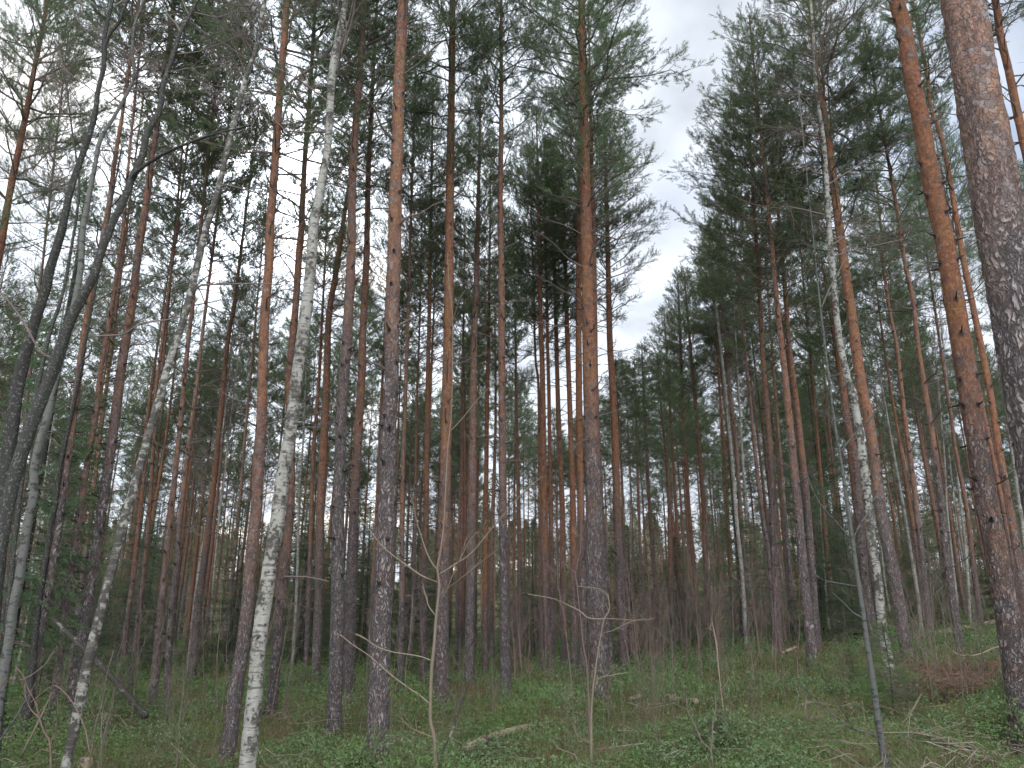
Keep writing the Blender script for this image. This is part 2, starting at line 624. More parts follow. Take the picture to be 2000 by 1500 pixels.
gx, gy = axis(-320, 320), axis(-60, 420)
GX, GY = np.meshgrid(gx, gy)
g = Geo()
idx = np.arange(GX.size).reshape(GX.shape)
g.add(np.stack([GX, GY, gz(GX, GY)], -1), q=np.stack([idx[:-1, :-1], idx[:-1, 1:], idx[1:, 1:], idx[1:, :-1]], -1).reshape(-1, 4))
m, t, out = mat('forest_floor')
tcg = N(t, 'ShaderNodeTexCoord')
n1 = noise(t, tcg.outputs['Object'], 1.1, 6, 0.6)
n2 = noise(t, tcg.outputs['Object'], 18.0, 6, 0.7)
n3 = noise(t, tcg.outputs['Object'], 0.35, 4)
col = rgbmix(t, n2.outputs[0], (0.03, 0.042, 0.015), (0.085, 0.11, 0.038))
col = rgbmix(t, maprange(t, n1.outputs[0], 0.50, 0.62, 0, 0.8), col, (0.12, 0.082, 0.05))
col = rgbmix(t, maprange(t, n3.outputs[0], 0.5, 0.65, 0, 0.6), col, (0.155, 0.17, 0.07))
principled(t, out, col, 0.95, n2.outputs[0], 0.8, 0.05, 0.1)
obj('ground', g.mesh('ground', m), kind='structure')

# ------------------------------------------------------------------ crowns


def needles(g, pos, dirs, K, ln, wd, spread, rng, shoot):
    """K narrow needles along every shoot"""
    n = len(pos)
    P = np.repeat(pos, K, axis=0)
    D = np.repeat(norm(dirs), K, axis=0)
    s = rng.uniform(0, 1, n * K)[:, None]
    r = norm(rng.normal(size=(n * K, 3)))
    perp = norm(r - D * (r * D).sum(1, keepdims=True))
    base = P + D * (s * shoot)
    sp_ = spread * (0.6 + 0.8 * rng.uniform(size=(n * K, 1)))
    nd = norm(D * np.cos(sp_) + perp * np.sin(sp_))
    L = ln * rng.uniform(0.7, 1.2, (n * K, 1))
    side = norm(np.cross(nd, norm(rng.normal(size=(n * K, 3))))) * wd * 0.5
    V = np.stack([base - side, base + side, base + nd * L], axis=1)
    T = np.arange(n * K * 3).reshape(-1, 3)
    g.add(V.reshape(-1, 3), t=T)


def branch_curve(base, az, L, el, up, n, rng, jit=0.06):
    t = np.linspace(0, 1, n)[:, None]
    h = np.array([math.cos(az), math.sin(az), 0])
    s = np.array([-math.sin(az), math.cos(az), 0])
    P = base + L * (h * math.cos(el) * t + np.array([0, 0, 1.0]) * (math.sin(el) * t + up * t * t))
    w = np.cumsum(rng.normal(size=(n, 1)) * jit, axis=0) * L * 0.5
    z = np.cumsum(rng.normal(size=(n, 1)) * jit, axis=0) * L * 0.35
    w[0] = 0
    z[0] = 0
    return P + s * w + np.array([0, 0, 1.0]) * z


def pine_crown(seed, Hc=8.0, Wc=3.2, gap=0.42, K=40, nl=0.056, nw=0.0046, sh=0.15, tuft=1.9, sparse=1.0):
    """a live crown: returns (wood mesh, needle mesh), z from 0 to Hc"""
    rng = np.random.default_rng(seed)
    W, Nd = Geo(), Geo()
    tp, td = [], []
    subs, subr, mains, mainr, tw, twr = [], [], [], [], [], []
    z = 0.0
    while z < Hc - 0.15:
        s = z / Hc
        prof = (0.62 + 0.38 * min(1, s / 0.22)) * (1.0 if s < 0.35 else max(0.10, 1 - (s - 0.35) / 0.66) ** 0.72)
        nb = rng.integers(3, 6)
        a0 = rng.uniform(0, 6.28)
        for b in range(nb):
            az = a0 + b * 2 * math.pi / nb + rng.normal() * 0.3
            L = Wc * 0.5 * prof * rng.uniform(0.62, 1.22)
            if s < 0.3 and rng.random() < 0.30:
                continue
            el = R(8 + 50 * s + rng.normal() * 9)
            if s < 0.25:
                el += R(12)
            base = np.array([0, 0, z + rng.normal() * 0.05])
            n = 7
            up = rng.uniform(-0.12, 0.22)
            P = branch_curve(base, az, L, el, up, n, rng)
            r0 = 0.006 + 0.009 * L
            mains.append(P)
            mainr.append(np.linspace(r0, 0.004, n))
            ns = max(3, int(L * 8.5 * sparse))
            for q in range(ns):
                tt = 0.22 + 0.78 * (q + rng.random()) / ns
                fi = tt * (n - 1)
                i0 = min(int(fi), n - 2)
                pb = P[i0] * (1 - fi + i0) + P[i0 + 1] * (fi - i0)
                d0 = norm(P[i0 + 1] - P[i0])
                side = np.cross(d0, [0, 0, 1.0]) * (1 if q % 2 else -1)
                d = norm(d0 * rng.uniform(0.5, 1.0) + side * rng.uniform(0.35, 1.0) + np.array([0, 0, rng.uniform(-0.15, 0.45)]))
                sl_ = L * rng.uniform(0.16, 0.40) * (1.15 - 0.6 * tt) + 0.10
                k = np.linspace(0, 1, 4)[:, None]
                S = pb + d * sl_ * k + np.array([0, 0, 1.0]) * sl_ * rng.uniform(-0.05, 0.30) * k * k
                subs.append(S)
                subr.append(np.linspace(0.0034 + 0.003 * sl_, 0.0018, 4))
                m_ = max(2, int(sl_ * 9 * tuft * sparse))
                for j in range(m_):
                    f = 0.30 + 0.70 * (j + rng.random()) / m_
                    pp = pb + d * sl_ * f
                    dd = norm(d + rng.normal(size=3) * 0.55 + np.array([0, 0, 0.45]))
                    off = dd * rng.uniform(0.02, 0.16)
                    tw.append(np.stack([pp, pp + off]))
                    tp.append(pp + off * 0.6)
                    td.append(dd)
                tp.append(S[-1])
                td.append(norm(d + np.array([0, 0, 0.4])))
            tp.append(P[-1])
            td.append(norm(P[-1] - P[-2] + np.array([0, 0, 0.2])))
        z += gap * rng.uniform(0.75, 1.25) * (1.0 - 0.45 * s)
    tp.append(np.array([0, 0, Hc - 0.05]))
    td.append(np.array([0, 0, 1.0]))
    tubes(W, np.array(mains), np.array(mainr), 5)
    tubes(W, np.array(subs), np.array(subr), 3)
    if K > 20:
        tubes(W, np.array(tw)[::2], np.full(((len(tw) + 1) // 2, 2), 0.0020), 3)
    needles(Nd, np.array(tp), np.array(td), K, nl, nw, 0.85, rng, sh)
    return W.mesh('branches', M_TWIG), Nd.mesh('crown', M_NEEDLE, smooth=False)


def spruce_crown(seed, H=10.0, Wd=3.2, K=18, nl=0.055, nw=0.014, step=0.30, m=None, droop=0.55, shoot=0.16, dens=1.0):
    rng = np.random.default_rng(seed)
    W, Nd = Geo(), Geo()
    tp, td, mains, mr, subs, sr = [], [], [], [], [], []
    z = 0.04 * H
    while z < H * 0.985:
        s = z / H
        for b in range(rng.integers(4, 7)):
            az = rng.uniform(0, 6.28)
            L = Wd * 0.5 * (1 - s) ** 0.85 * rng.uniform(0.7, 1.15) * (0.7 + 0.3 * min(1, s / 0.1)) + 0.05
            el = R(-14 + 45 * s * s + rng.normal() * 6)
            P = branch_curve(np.array([0, 0, z + rng.normal() * 0.04]), az, L, el, 0.14, 5, rng, 0.03)
            mains.append(P)
            mr.append(np.linspace(0.003 + 0.008 * L, 0.002, 5))
            ns = max(3, int(L * 9 * dens))
            for q in range(ns):
                tt = 0.15 + 0.85 * (q + rng.random()) / ns
                fi = tt * 4
                i0 = min(int(fi), 3)
                pb = P[i0] * (1 - fi + i0) + P[i0 + 1] * (fi - i0)
                d0 = norm(P[i0 + 1] - P[i0])
                side = np.cross(d0, [0, 0, 1.0]) * (1 if q % 2 else -1)
                d = norm(d0 * 0.7 + side * rng.uniform(0.5, 1.0) + np.array([0, 0, -droop * rng.uniform(0.3, 1.1)]))
                sl_ = L * rng.uniform(0.15, 0.34) + 0.06
                S = np.stack([pb, pb + d * sl_])
                subs.append(S)
                sr.append([0.002 + 0.002 * L, 0.0012])
                for j in range(max(1, int(sl_ / shoot * 1.3 + 0.5))):
                    f = j * shoot / sl_ * 0.85
                    tp.append(pb + d * sl_ * min(f, 1))
                    td.append(norm(d + rng.normal(size=3) * 0.25))
            for j in range(max(2, int(L / shoot))):
                fi = (0.3 + 0.7 * rng.random()) * 4
                i0 = min(int(fi), 3)
                tp.append(P[i0] * (1 - fi + i0) + P[i0 + 1] * (fi - i0))
                td.append(norm(P[i0 + 1] - P[i0]))
        z += step * rng.uniform(0.7, 1.2) * (1 - 0.4 * s)
    tubes(W, np.array(mains), np.array(mr), 4)
    tubes(W, np.array(subs), np.array(sr), 3)
    needles(Nd, np.array(tp), np.array(td), K, nl, nw, 0.65, rng, shoot)
    return W.mesh('branches', M_TWIG), Nd.mesh('crown', m or M_SPRUCE, smooth=False)


def bare_crown(seed, H=6.0, Wd=2.4, nb=22, fine=True, mt=None, droop=0.0, rbase=0.012, nsub=10):
    """leafless ascending branches with fine twigs"""
    rng = np.random.default_rng(seed)
    W = Geo()
    mains, mr, subs, sr, fi_, fr = [], [], [], [], [], []
    for b in range(nb):
        s = (b + rng.random()) / nb
        L = Wd * 0.5 * (1.15 - 0.85 * s) * rng.uniform(0.6, 1.25) + 0.15
        P = branch_curve(np.array([0, 0, s * H * 0.96]), rng.uniform(0, 6.28), L, R(28 + 34 * s + rng.normal() * 9), rng.uniform(-0.05, 0.25) - droop, 6, rng, 0.07)
        mains.append(P)
        mr.append(np.linspace(rbase * (0.4 + 0.6 * L / (Wd * .5)), 0.0028, 6))
        for q in range(int(nsub * (0.5 + L / Wd))):
            tt = rng.uniform(0.2, 1.0) * 5
            i0 = min(int(tt), 4)
            pb = P[i0] * (1 - tt + i0) + P[i0 + 1] * (tt - i0)
            d = norm(norm(P[i0 + 1] - P[i0]) + rng.normal(size=3) * 0.55 + np.array([0, 0, 0.15 - droop]))
            l2 = L * rng.uniform(0.15, 0.42)
            k = np.linspace(0, 1, 4)[:, None]
            S = pb + d * l2 * k + norm(rng.normal(size=3)) * l2 * 0.12 * k * k + np.array([0, 0, -droop * 1.2]) * l2 * k * k
            subs.append(S)
            sr.append(np.linspace(0.0042, 0.0022, 4))
            if fine:
                for w in range(5):
                    p0 = S[rng.integers(1, 4)]
                    d2 = norm(d + rng.normal(size=3) * 0.7 + np.array([0, 0, -droop]))
                    l3 = rng.uniform(0.12, 0.34)
                    fi_.append(np.stack([p0, p0 + d2 * l3 * 0.5, p0 + d2 * l3 + np.array([0, 0, -0.05 - droop * 0.1])]))
                    fr.append([0.0026, 0.0022, 0.0018])
    tubes(W, np.array(mains), np.array(mr), 4)
    tubes(W, np.array(subs), np.array(sr), 3)
    if fi_:
        tubes(W, np.array(fi_), np.array(fr), 3)
    return W.mesh('branches', mt or M_TWIG)


HI = [pine_crown(100 + i, 8.0, 3.3) for i in range(6)]
MID = [pine_crown(200 + i, 7.0, 3.0, K=24, nl=0.070, nw=0.0090, sh=0.17, tuft=1.7, sparse=0.95) for i in range(5)]
LOWC = [pine_crown(300 + i, 7.0, 3.0, gap=0.46, K=15, nl=0.10, nw=0.020, sh=0.20, tuft=1.35, sparse=0.85) for i in range(4)]
SPR = [spruce_crown(400 + i) for i in range(3)]
SPR_S = [spruce_crown(420 + i, 2.0, 1.3, K=22, nl=0.026, nw=0.0055, step=0.10, m=M_YSPRUCE, droop=0.15, shoot=0.07, dens=1.6) for i in range(3)]
BARE = [bare_crown(440 + i) for i in range(4)]
BIRCHC = [bare_crown(460 + i, 6.5, 2.6, nb=26, droop=0.16) for i in range(2)]


def dead_branches(seed, line, rad, z0, z1, longer=1.0, dens=1.0, knots=None, single=False):
    """dead side branches and stubs below the crown; line (n,3), rad (n) of the trunk in local coords"""
    rng = np.random.default_rng(seed)
    g = Geo()
    zs = line[:, 2]
    A, ar, B, br, T_, tr, ti = [], [], [], [], [], [], []
    z = z0
    while z < z1:
        s = (z - z0) / max(z1 - z0, 0.1)
        c = np.array([np.interp(z, zs, line[:, 0]), np.interp(z, zs, line[:, 1]), z])
        r = np.interp(z, zs, rad)
        a0 = rng.uniform(0, 6.28)
        nb = rng.integers(2, 5)
        for b in range(nb):
            az = a0 + b * 6.28 / nb + rng.normal() * 0.4
            if rng.random() > dens:
                continue
            short = longer == 0 or rng.random() < (0.80 - 0.62 * s)
            L = rng.uniform(0.05, 0.16) if short else rng.uniform(0.35, 1.35) * (0.55 + 0.65 * s) * longer
            h = np.array([math.cos(az), math.sin(az), 0])
            zb = c + np.array([0, 0, rng.normal() * 0.05])
            if knots is not None:
                knots.append((zb[2], az))
            if short:
                d = h + np.array([0, 0, rng.uniform(-0.1, 0.6)])
                A.append(np.stack([zb + h * r * 0.7, zb + h * r + d * L * 0.5, zb + h * r + d * L]))
                ar.append([0.014, 0.010, 0.005])
            else:
                P = branch_curve(zb + h * r * 0.8, az, L, R(rng.uniform(-4, 28) + 14 * s), rng.uniform(-0.30, 0.12), 6, rng, 0.07)
                B.append(P)
                br.append(np.linspace(0.008 + 0.006 * L, 0.003, 6))
                for q in range(int(2 + L * 7)):
                    tt = rng.uniform(0.25, 1) * 5
                    i0 = min(int(tt), 4)
                    pb = P[i0] * (1 - tt + i0) + P[i0 + 1] * (tt - i0)
                    d = norm(norm(P[i0 + 1] - P[i0]) + rng.normal(size=3) * 0.6)
                    l2 = rng.uniform(0.10, 0.38) * min(L, 1)
                    T_.append(np.stack([pb, pb + d * l2 * 0.5 + rng.normal(size=3) * 0.02, pb + d * l2]))
                    tr.append([0.0034, 0.0028, 0.0018])
                    ti.append(len(B) - 1)
        z += rng.uniform(0.30, 0.55)
    if single:
        out_ = []
        for k, (P, r_) in enumerate(zip(B, br)):
            gk = Geo()
            q_ = smooth_line(np.concatenate([P, np.array(r_)[:, None]], 1), 16)
            tubes(gk, q_[None, :, :3], q_[None, :, 3], 6)
            own = [(t_, w_) for t_, w_, i_ in zip(T_, tr, ti) if i_ == k]
            if own:
                tubes(gk, np.array([q[0] for q in own]), np.array([q[1] for q in own]), 3)
            out_.append(gk)
        return (A, ar), out_
    if A:
        tubes(g, np.array(A), np.array(ar), 5)
    if B:
        tubes(g, np.array(B), np.array(br), 4)
        tubes(g, np.array(T_), np.array(tr), 3)
    return g


def trunk_geo(line, rad, sides, seed, knots=(), rough=0.03):
    """tapered trunk with uneven girth, root flare, knots"""
    rng = np.random.default_rng(seed)
    n = len(line)
    ang = np.arange(sides) * 2 * math.pi / sides
    zz = line[:, 2][:, None]
    rd = np.ones((n, sides))
    for k in range(6):
        rd += rough / (1 + 0.3 * k) * np.sin(ang[None] * (k + 1) + rng.uniform(0, 6.28) + zz * rng.uniform(0.5, 2.5) * (k + 1) * 0.5) * 0.6
    rd += rng.normal(size=(n, sides)) * rough * 0.35
    z0 = line[0, 2]
    fl = np.clip(1 - (zz - z0) / 0.65, 0, 1) ** 2.2
    rd += fl * (0.50 + 0.24 * np.sin(ang[None] * 5 + rng.uniform(0, 6)))
    kn = np.zeros((n, sides))
    for kz, ka in knots:
        # tube frame starts at B = T x ref; for an upright tube that is -y, then x
        a_t = ka - 0.0
        dz = (zz - kz) / 0.045
        # vertex direction: B*cos + N*sin with B=(0,-?..) handled by measuring the angle
        da = (ang[None] - a_t + math.pi) % (2 * math.pi) - math.pi
        rk = float(np.interp(kz, line[:, 2], rad))
        gk = np.exp(-dz * dz - (da * rk / 0.030) ** 2)
        kn = np.maximum(kn, gk)
        rd += gk * 0.13
    return rd, kn


def make_trunk(line, rad, sides, seed, material, knots=(), name='trunk', rough=0.03, stubs=None, flake=0.0):
    g = Geo()
    # angles of the tube frame: with T ~ +z and ref = x, B = T x ref = +y, N = B x T = +x
    kk = [(z, math.pi / 2 - a) for z, a in knots]
    rd, kn = trunk_geo(line, rad, sides, seed, kk, rough)
    if flake:
        an = np.arange(sides) * 2 * math.pi / sides
        off = Vector((seed * 1.7, seed * 0.3, 0))
        for i in range(len(line)):
            if line[i, 2] > 9:
                break
            r_ = rad[i]
            for j in range(sides):
                p = Vector((math.cos(an[j]) * r_, math.sin(an[j]) * r_, line[i, 2] * 0.55)) + off
                a_ = mnoise.fractal(p * 17, 0.8, 2.2, 3)
                b_ = mnoise.voronoi(p * 15 + Vector((a_, a_, a_)) * 0.3)[0]
                rd[i, j] += (math.floor(a_ * 3.0) * 0.33 * 0.35 + min(b_[1] - b_[0], 0.35)) * flake / r_
    tubes(g, line[None], rad[None], sides, ridge=rd[None], a=kn.ravel())
    if stubs is not None:
        A, ar = stubs
        tubes(g, np.array(A), np.array(ar), 5, a=1.0)
    return g.mesh(name, material, attr='knot')


# ------------------------------------------------------------------ traced trees
rnd = random.Random(11)
NP_COUNT = [0]


def interp_w(ws, v):
    a = sorted(ws)
    return float(np.interp(v, [q[0] for q in a], [q[1] for q in a]))


def traced_line(pts, ws, Y, H, extend_down=True, rtop=0.02, base=True):
    """pixel trace (top to bottom) -> local polyline from the ground up, radii, world base"""
    P, Rr = [], []
    for u, v in pts[::-1]:
        p, dep = at(u, v, Y)
        P.append(np.array(p))
        Rr.append(interp_w(ws, v) / 2 / F * dep * Y / math.hypot(p.x, Y) * 0.95)
    # down to the ground
    if base:
        g0 = gzf(P[0][0], P[0][1])
        if P[0][2] > g0 - 0.05:
            d = (P[1] - P[0])
            k = (P[0][2] - (g0 - 0.15)) / max(d[2], 0.2)
            k = min(k, 4)
            q = P[0] - d * k
            q[2] = g0 - 0.15
            if k < 0.3:
                P[0] = q
            else:
                P.insert(0, q)
                Rr.insert(0, Rr[0] * 1.05)
    # up to the top
    d = P[-1] - P[-3] if len(P) > 3 else P[-1] - P[0]
    d = d / d[2]
    top = gzf(P[0][0], P[0][1]) + H
    if P[-1][2] < top - 0.5:
        z = P[-1][2]
        steps = max(2, int((top - z) / 2.0))
        p0, r0 = P[-1].copy(), Rr[-1]
        for i in range(1, steps + 1):
            f = i / steps
            P.append(p0 + d * (top - z) * f * np.array([1, 1, 1.0]))
            Rr.append(r0 * (1 - f) + rtop * f)
    P = np.array(P)
    b = P[0].copy()
    return P - b, np.array(Rr), b


def resample(P, Rr, n):
    q = np.concatenate([P, Rr[:, None]], axis=1)
    q = smooth_line(q, n)
    return q[:, :3], np.maximum(q[:, 3], 0.006)


def place_crown(root, kids, line, h0, H, W, seed):
    wm, nm = kids
    rg = random.Random(seed)
    a = np.array([np.interp(h0, line[:, 2], line[:, i]) for i in range(3)])
    b = line[-1]
    d = Vector(b - a)
    zc = 8.0 if kids in HI else 7.0
    wc = 3.3 if kids in HI else 3.0
    q = Vector((0, 0, 1)).rotation_difference(d.normalized())
    rz = rg.uniform(0, 6.28)
    mw = Matrix.Translation(Vector(a)) @ q.to_matrix().to_4x4() @ Matrix.Rotation(rz, 4, 'Z') @ Matrix.Diagonal((W / wc, W / wc, d.length / zc, 1))
    for nm_, me in (('branches', wm), ('crown', nm)):
        o = obj(nm_, me, root)
        o.matrix_local = mw


def pine(label, Y, pts, ws, bark=4.0, tone=0.0, H=18.0, h0=10.5, W=3.2, lod='hi', dead=(2.0, None), longer=1.0, sides=14, group=None, seed=None, flake=0.0):
    NP_COUNT[0] += 1
    seed = seed or NP_COUNT[0] * 7 + 3
    if Y is None:
        Y = on_ground(*pts[-1]).y
    line, rad, b = traced_line(pts, ws, Y, H)
    n = max(24, int(line[-1, 2] / (0.035 if flake else 0.08 if lod == 'hi' else 0.3)))
    line, rad = resample(line, rad, n)
    root = obj('pine_tree', None, loc=b, label=label, cat='pine tree', group=group)
    root.empty_display_size = 0.3
    kn = []
    if lod == 'hi':
        stubs, longs = dead_branches(seed, line, rad, dead[0], dead[1] or h0 + 1.0, longer, 0.9, kn, True)
    else:
        dg = dead_branches(seed, line, rad, dead[0], dead[1] or h0 + 1.0, longer, 0.9, kn)
        stubs, longs = None, []
    tr = obj('trunk', make_trunk(line, rad, sides, seed, M_PINE, [k for k in kn if k[0] < 11] if lod == 'hi' else (), rough=0.035, stubs=stubs, flake=flake), root)
    tr['bark_line'] = float(bark)
    tr['bark_tone'] = float(tone)
    for gk in longs:
        obj('dead_branch', gk.mesh('dead_branch', M_DEAD), root)
    if lod != 'hi':
        obj('dead_branches', dg.mesh('dead_branches', M_DEAD), root, kind='stuff')
    kids = rnd.choice(HI if lod == 'hi' else MID)
    place_crown(root, kids, line, h0, H, W, seed)
    return root, line, rad, b


def deciduous(name, label, cat, Y, pts, ws, material, H, h0, W, grime=0.0, crown=None, sides=14, forks=(), base=True, twigs=None):
    NP_COUNT[0] += 1
    seed = NP_COUNT[0] * 7 + 3
    if Y is None:
        Y = on_ground(*pts[-1]).y
    line, rad, b = traced_line(pts, ws, Y, H, rtop=0.012, base=base)
    line, rad = resample(line, rad, max(30, int(H / 0.12)))
    root = obj(name, None, loc=b, label=label, cat=cat)
    tr = obj('trunk', make_trunk(line, rad, sides, seed, material, rough=0.12 if material is M_ASPEN else 0.09), root)
    tr['grime'] = float(grime)
    for k, (fp, fw) in enumerate(forks):
        P, Rr = [], []
        for (u, v), w in zip(fp, fw):
            p, dep = at(u, v, Y)
            P.append(np.array(p) + np.array([0, 0.05 * len(P) * (1 if k % 2 else -1), 0]) - b)
            Rr.append(w / 2 / F * dep)
        P, Rr = resample(np.array(P), np.array(Rr), 24)
        gg = Geo()
        tubes(gg, P[None], Rr[None], 7)
        o = obj('branch', gg.mesh('branch', material if fw[0] > 5 else (twigs or M_TWIG)), root)
        o['grime'] = float(grime)
    if crown is not None:
        a = np.array([np.interp(h0, line[:, 2], line[:, i]) for i in range(3)])
        d = Vector(line[-1] - a)
        q = Vector((0, 0, 1)).rotation_difference(d.normalized())
        o = obj('branches', crown, root)
        o.matrix_local = Matrix.Translation(Vector(a)) @ q.to_matrix().to_4x4() @ Matrix.Rotation(seed, 4, 'Z') @ Matrix.Diagonal((W / 2.4, W / 2.4, d.length / 6.2, 1))
    return root, line, rad, b


# --- the near pines, left to right
pine('orange-stemmed pine leaning out of the photo\'s left edge near the top', 13.0,
     [(93, 0), (84, 52), (66, 140), (52, 217), (38, 287), (21, 367), (0, 490), (-25, 620), (-60, 800), (-100, 1010), (-150, 1280)],
     [(0, 9), (300, 15), (490, 17), (1300, 26)], 3.5, 0, 17, 8.2, 3.3, dead=(4, 8.5))
pine('slim pine with grey foot and orange middle, just right of the dark lichened trunks', None,
     [(241, 210), (224, 315), (210, 420), (185, 542), (171, 615), (157, 710), (143, 815), (129, 920), (117, 1000), (105, 1090), (87, 1185), (70, 1272), (58, 1360), (45, 1450)],
     [(210, 8), (500, 14), (900, 17), (1200, 21), (1450, 24)], 4.0, 0.1, 17.5, 10.5, 2.8)
pine('slender dark-stemmed pine between two thicker pines left of the leaning grey birch', None,
     [(250, 330), (240, 450), (233, 500), (217, 605), (199, 710), (185, 815), (168, 920), (157, 1003), (143, 1090), (129, 1185), (115, 1290), (96, 1420)],
     [(330, 6), (500, 9), (900, 13), (1400, 17)], 2.6, 0.2, 17, 10.0, 2.8)
pine('sturdy brown pine directly left of the foot of the leaning grey birch', None,
     [(308, 238), (297, 301), (287, 385), (269, 500), (259, 587), (241, 692), (227, 797), (213, 902), (198, 1000), (185, 1090), (168, 1192), (154, 1280), (134, 1410)],
     [(238, 12), (500, 17), (700, 20), (1000, 23), (1400, 28)], 4.2, 0.25, 17.5, 10.5, 3.0)
pine('tall red-brown pine just left of the white birch', 10.4,
     [(560, 0), (556, 70), (549, 147), (542, 245), (535, 350), (528, 437), (525, 525), (518, 605), (514, 710), (511, 815), (504, 920), (500, 1000), (490, 1090), (483, 1185), (472, 1272), (458, 1360), (448, 1447), (440, 1500)],
     [(0, 14), (300, 17), (600, 20), (900, 23), (1200, 27), (1400, 34)], 3.1, 0.1, 18.5, 8.7, 3.8, dead=(3.5, 9.0), seed=51)
pine('thinner orange pine half hidden behind the white birch', None,
     [(604, 200), (595, 315), (588, 455), (584, 500), (577, 605), (565, 745), (568, 860), (567, 992), (556, 1097), (546, 1185), (539, 1290), (527, 1400)],
     [(200, 9), (500, 14), (900, 16), (1400, 24)], 2.8, 0.15, 18, 8.8, 3.9)
pine('reddish pine just right of the white birch, left of the grey-barked pair', 21.0,
     [(668, 450), (655, 540), (642, 622), (637, 780), (630, 920), (626, 980), (623, 1150), (616, 1340)],
     [(450, 10), (700, 15), (1300, 20)], 3.4, 0.1, 17.5, 11, 2.8, lod='mid', sides=10)
pine('slim red pine tucked left of the reddish pine right of the white birch', 24.0,
     [(622, 760), (612, 885), (607, 1050), (602, 1185), (596, 1340)],
     [(760, 7), (1300, 11)], 3.0, 0.1, 16, 10.5, 2.6, lod='mid', sides=10)
pine('tall grey-barked pine, left one of the pair left of the broadest left-centre pine', 12.2,
     [(713, 0), (706, 105), (695, 245), (688, 350), (686, 490), (681, 605), (674, 710), (667, 815), (664, 920), (661, 1000), (660, 1080), (659, 1185), (656, 1290), (652, 1400), (644, 1462)],
     [(0, 9), (100, 13), (500, 19), (900, 24), (1200, 28), (1440, 31)], 5.8, 0.3, 19, 10.4, 3.4, dead=(2.5, 10.5), longer=1.2)
pine('orange and grey pine close behind the right side of the tall grey-barked pine', 15.8,
     [(727, 180), (724, 250), (720, 315), (717, 455), (716, 500), (709, 640), (706, 745), (699, 850), (692, 990), (687, 1115), (682, 1255), (681, 1388)],
     [(180, 8), (500, 13), (900, 19), (1380, 27)], 4.2, 0.15, 18, 11.2, 3.0)
pine('broadest grey scaly pine left of centre, standing nearest the camera there', 9.9,
     [(788, 0), (783, 87), (779, 175), (776, 280), (772, 385), (770, 500), (765, 640), (764, 745), (758, 850), (756, 980), (751, 1115), (744, 1255), (739, 1377), (737, 1500)],
     [(0, 21), (300, 25), (500, 27), (800, 31), (1000, 35), (1200, 39), (1400, 45), (1500, 50)], 5.6, 0.15, 19.5, 9.9, 3.6, dead=(2.2, 10), longer=1.1, sides=48, flake=0.010)
pine('straight orange pine behind the beige forked sapling', 14.6,
     [(884, 0), (883, 105), (881, 245), (879, 350), (877, 507), (876, 640), (874, 745), (871, 850), (869, 990), (865, 1115), (863, 1255), (862, 1425)],
     [(0, 12), (300, 16), (500, 19), (800, 22), (1000, 25), (1250, 28), (1400, 31)], 3.4, 0.05, 19, 10.8, 3.4, dead=(3, 11), sides=20)
pine('slim upright pine in the middle of the photo with a clean grey foot', 14.6,
     [(979, 0), (979, 120), (979, 245), (977, 385), (979, 507), (980, 640), (981, 850), (982, 1007), (985, 1150), (987, 1290), (989, 1391)],
     [(0, 6), (245, 9), (400, 11), (600, 14), (900, 16), (1200, 20), (1380, 24)], 3.9, 0.2, 18.5, 10.4, 2.9, dead=(3, 11))
pine('thick centre-right pine, grey below and orange above, with dark knots', 14.2,
     [(1136, 0), (1138, 140), (1142, 262), (1143, 350), (1147, 507), (1150, 640), (1154, 780), (1157, 885), (1160, 990), (1161, 1115), (1166, 1220), (1171, 1325), (1175, 1395)],
     [(0, 14), (250, 18), (400, 22), (600, 27), (900, 32), (1100, 35), (1350, 38)], 4.6, 0.05, 18.5, 9.6, 4.2, dead=(3.5, 10), longer=1.35, sides=40, seed=77, flake=0.009)
pine('orange pine half hidden behind the left side of the thick centre-right pine', 19.5,
     [(1131, 420), (1130, 605), (1131, 800), (1135, 1007), (1138, 1200), (1139, 1345)],
     [(420, 10), (800, 14), (1340, 18)], 3.0, 0, 17.5, 11, 3.0, lod='mid')
pine('grey pine peeping out from behind the right side of the thick centre-right pine', 17.5,
     [(1160, 500), (1163, 750), (1169, 900), (1172, 985), (1178, 1080), (1185, 1220), (1192, 1342)],
     [(500, 10), (800, 13), (1340, 20)], 5.2, 0.2, 17.8, 11, 2.8, lod='mid')
pine('clean orange pine standing alone just right of the thick centre-right pine', 21.0,
     [(1184, 380), (1187, 480), (1191, 657), (1196, 745), (1201, 850), (1205, 980), (1210, 1115), (1215, 1220), (1219, 1307)],
     [(380, 8), (700, 13), (1000, 17), (1300, 20)], 4.4, 0, 16.8, 9.8, 3.2, sides=16)
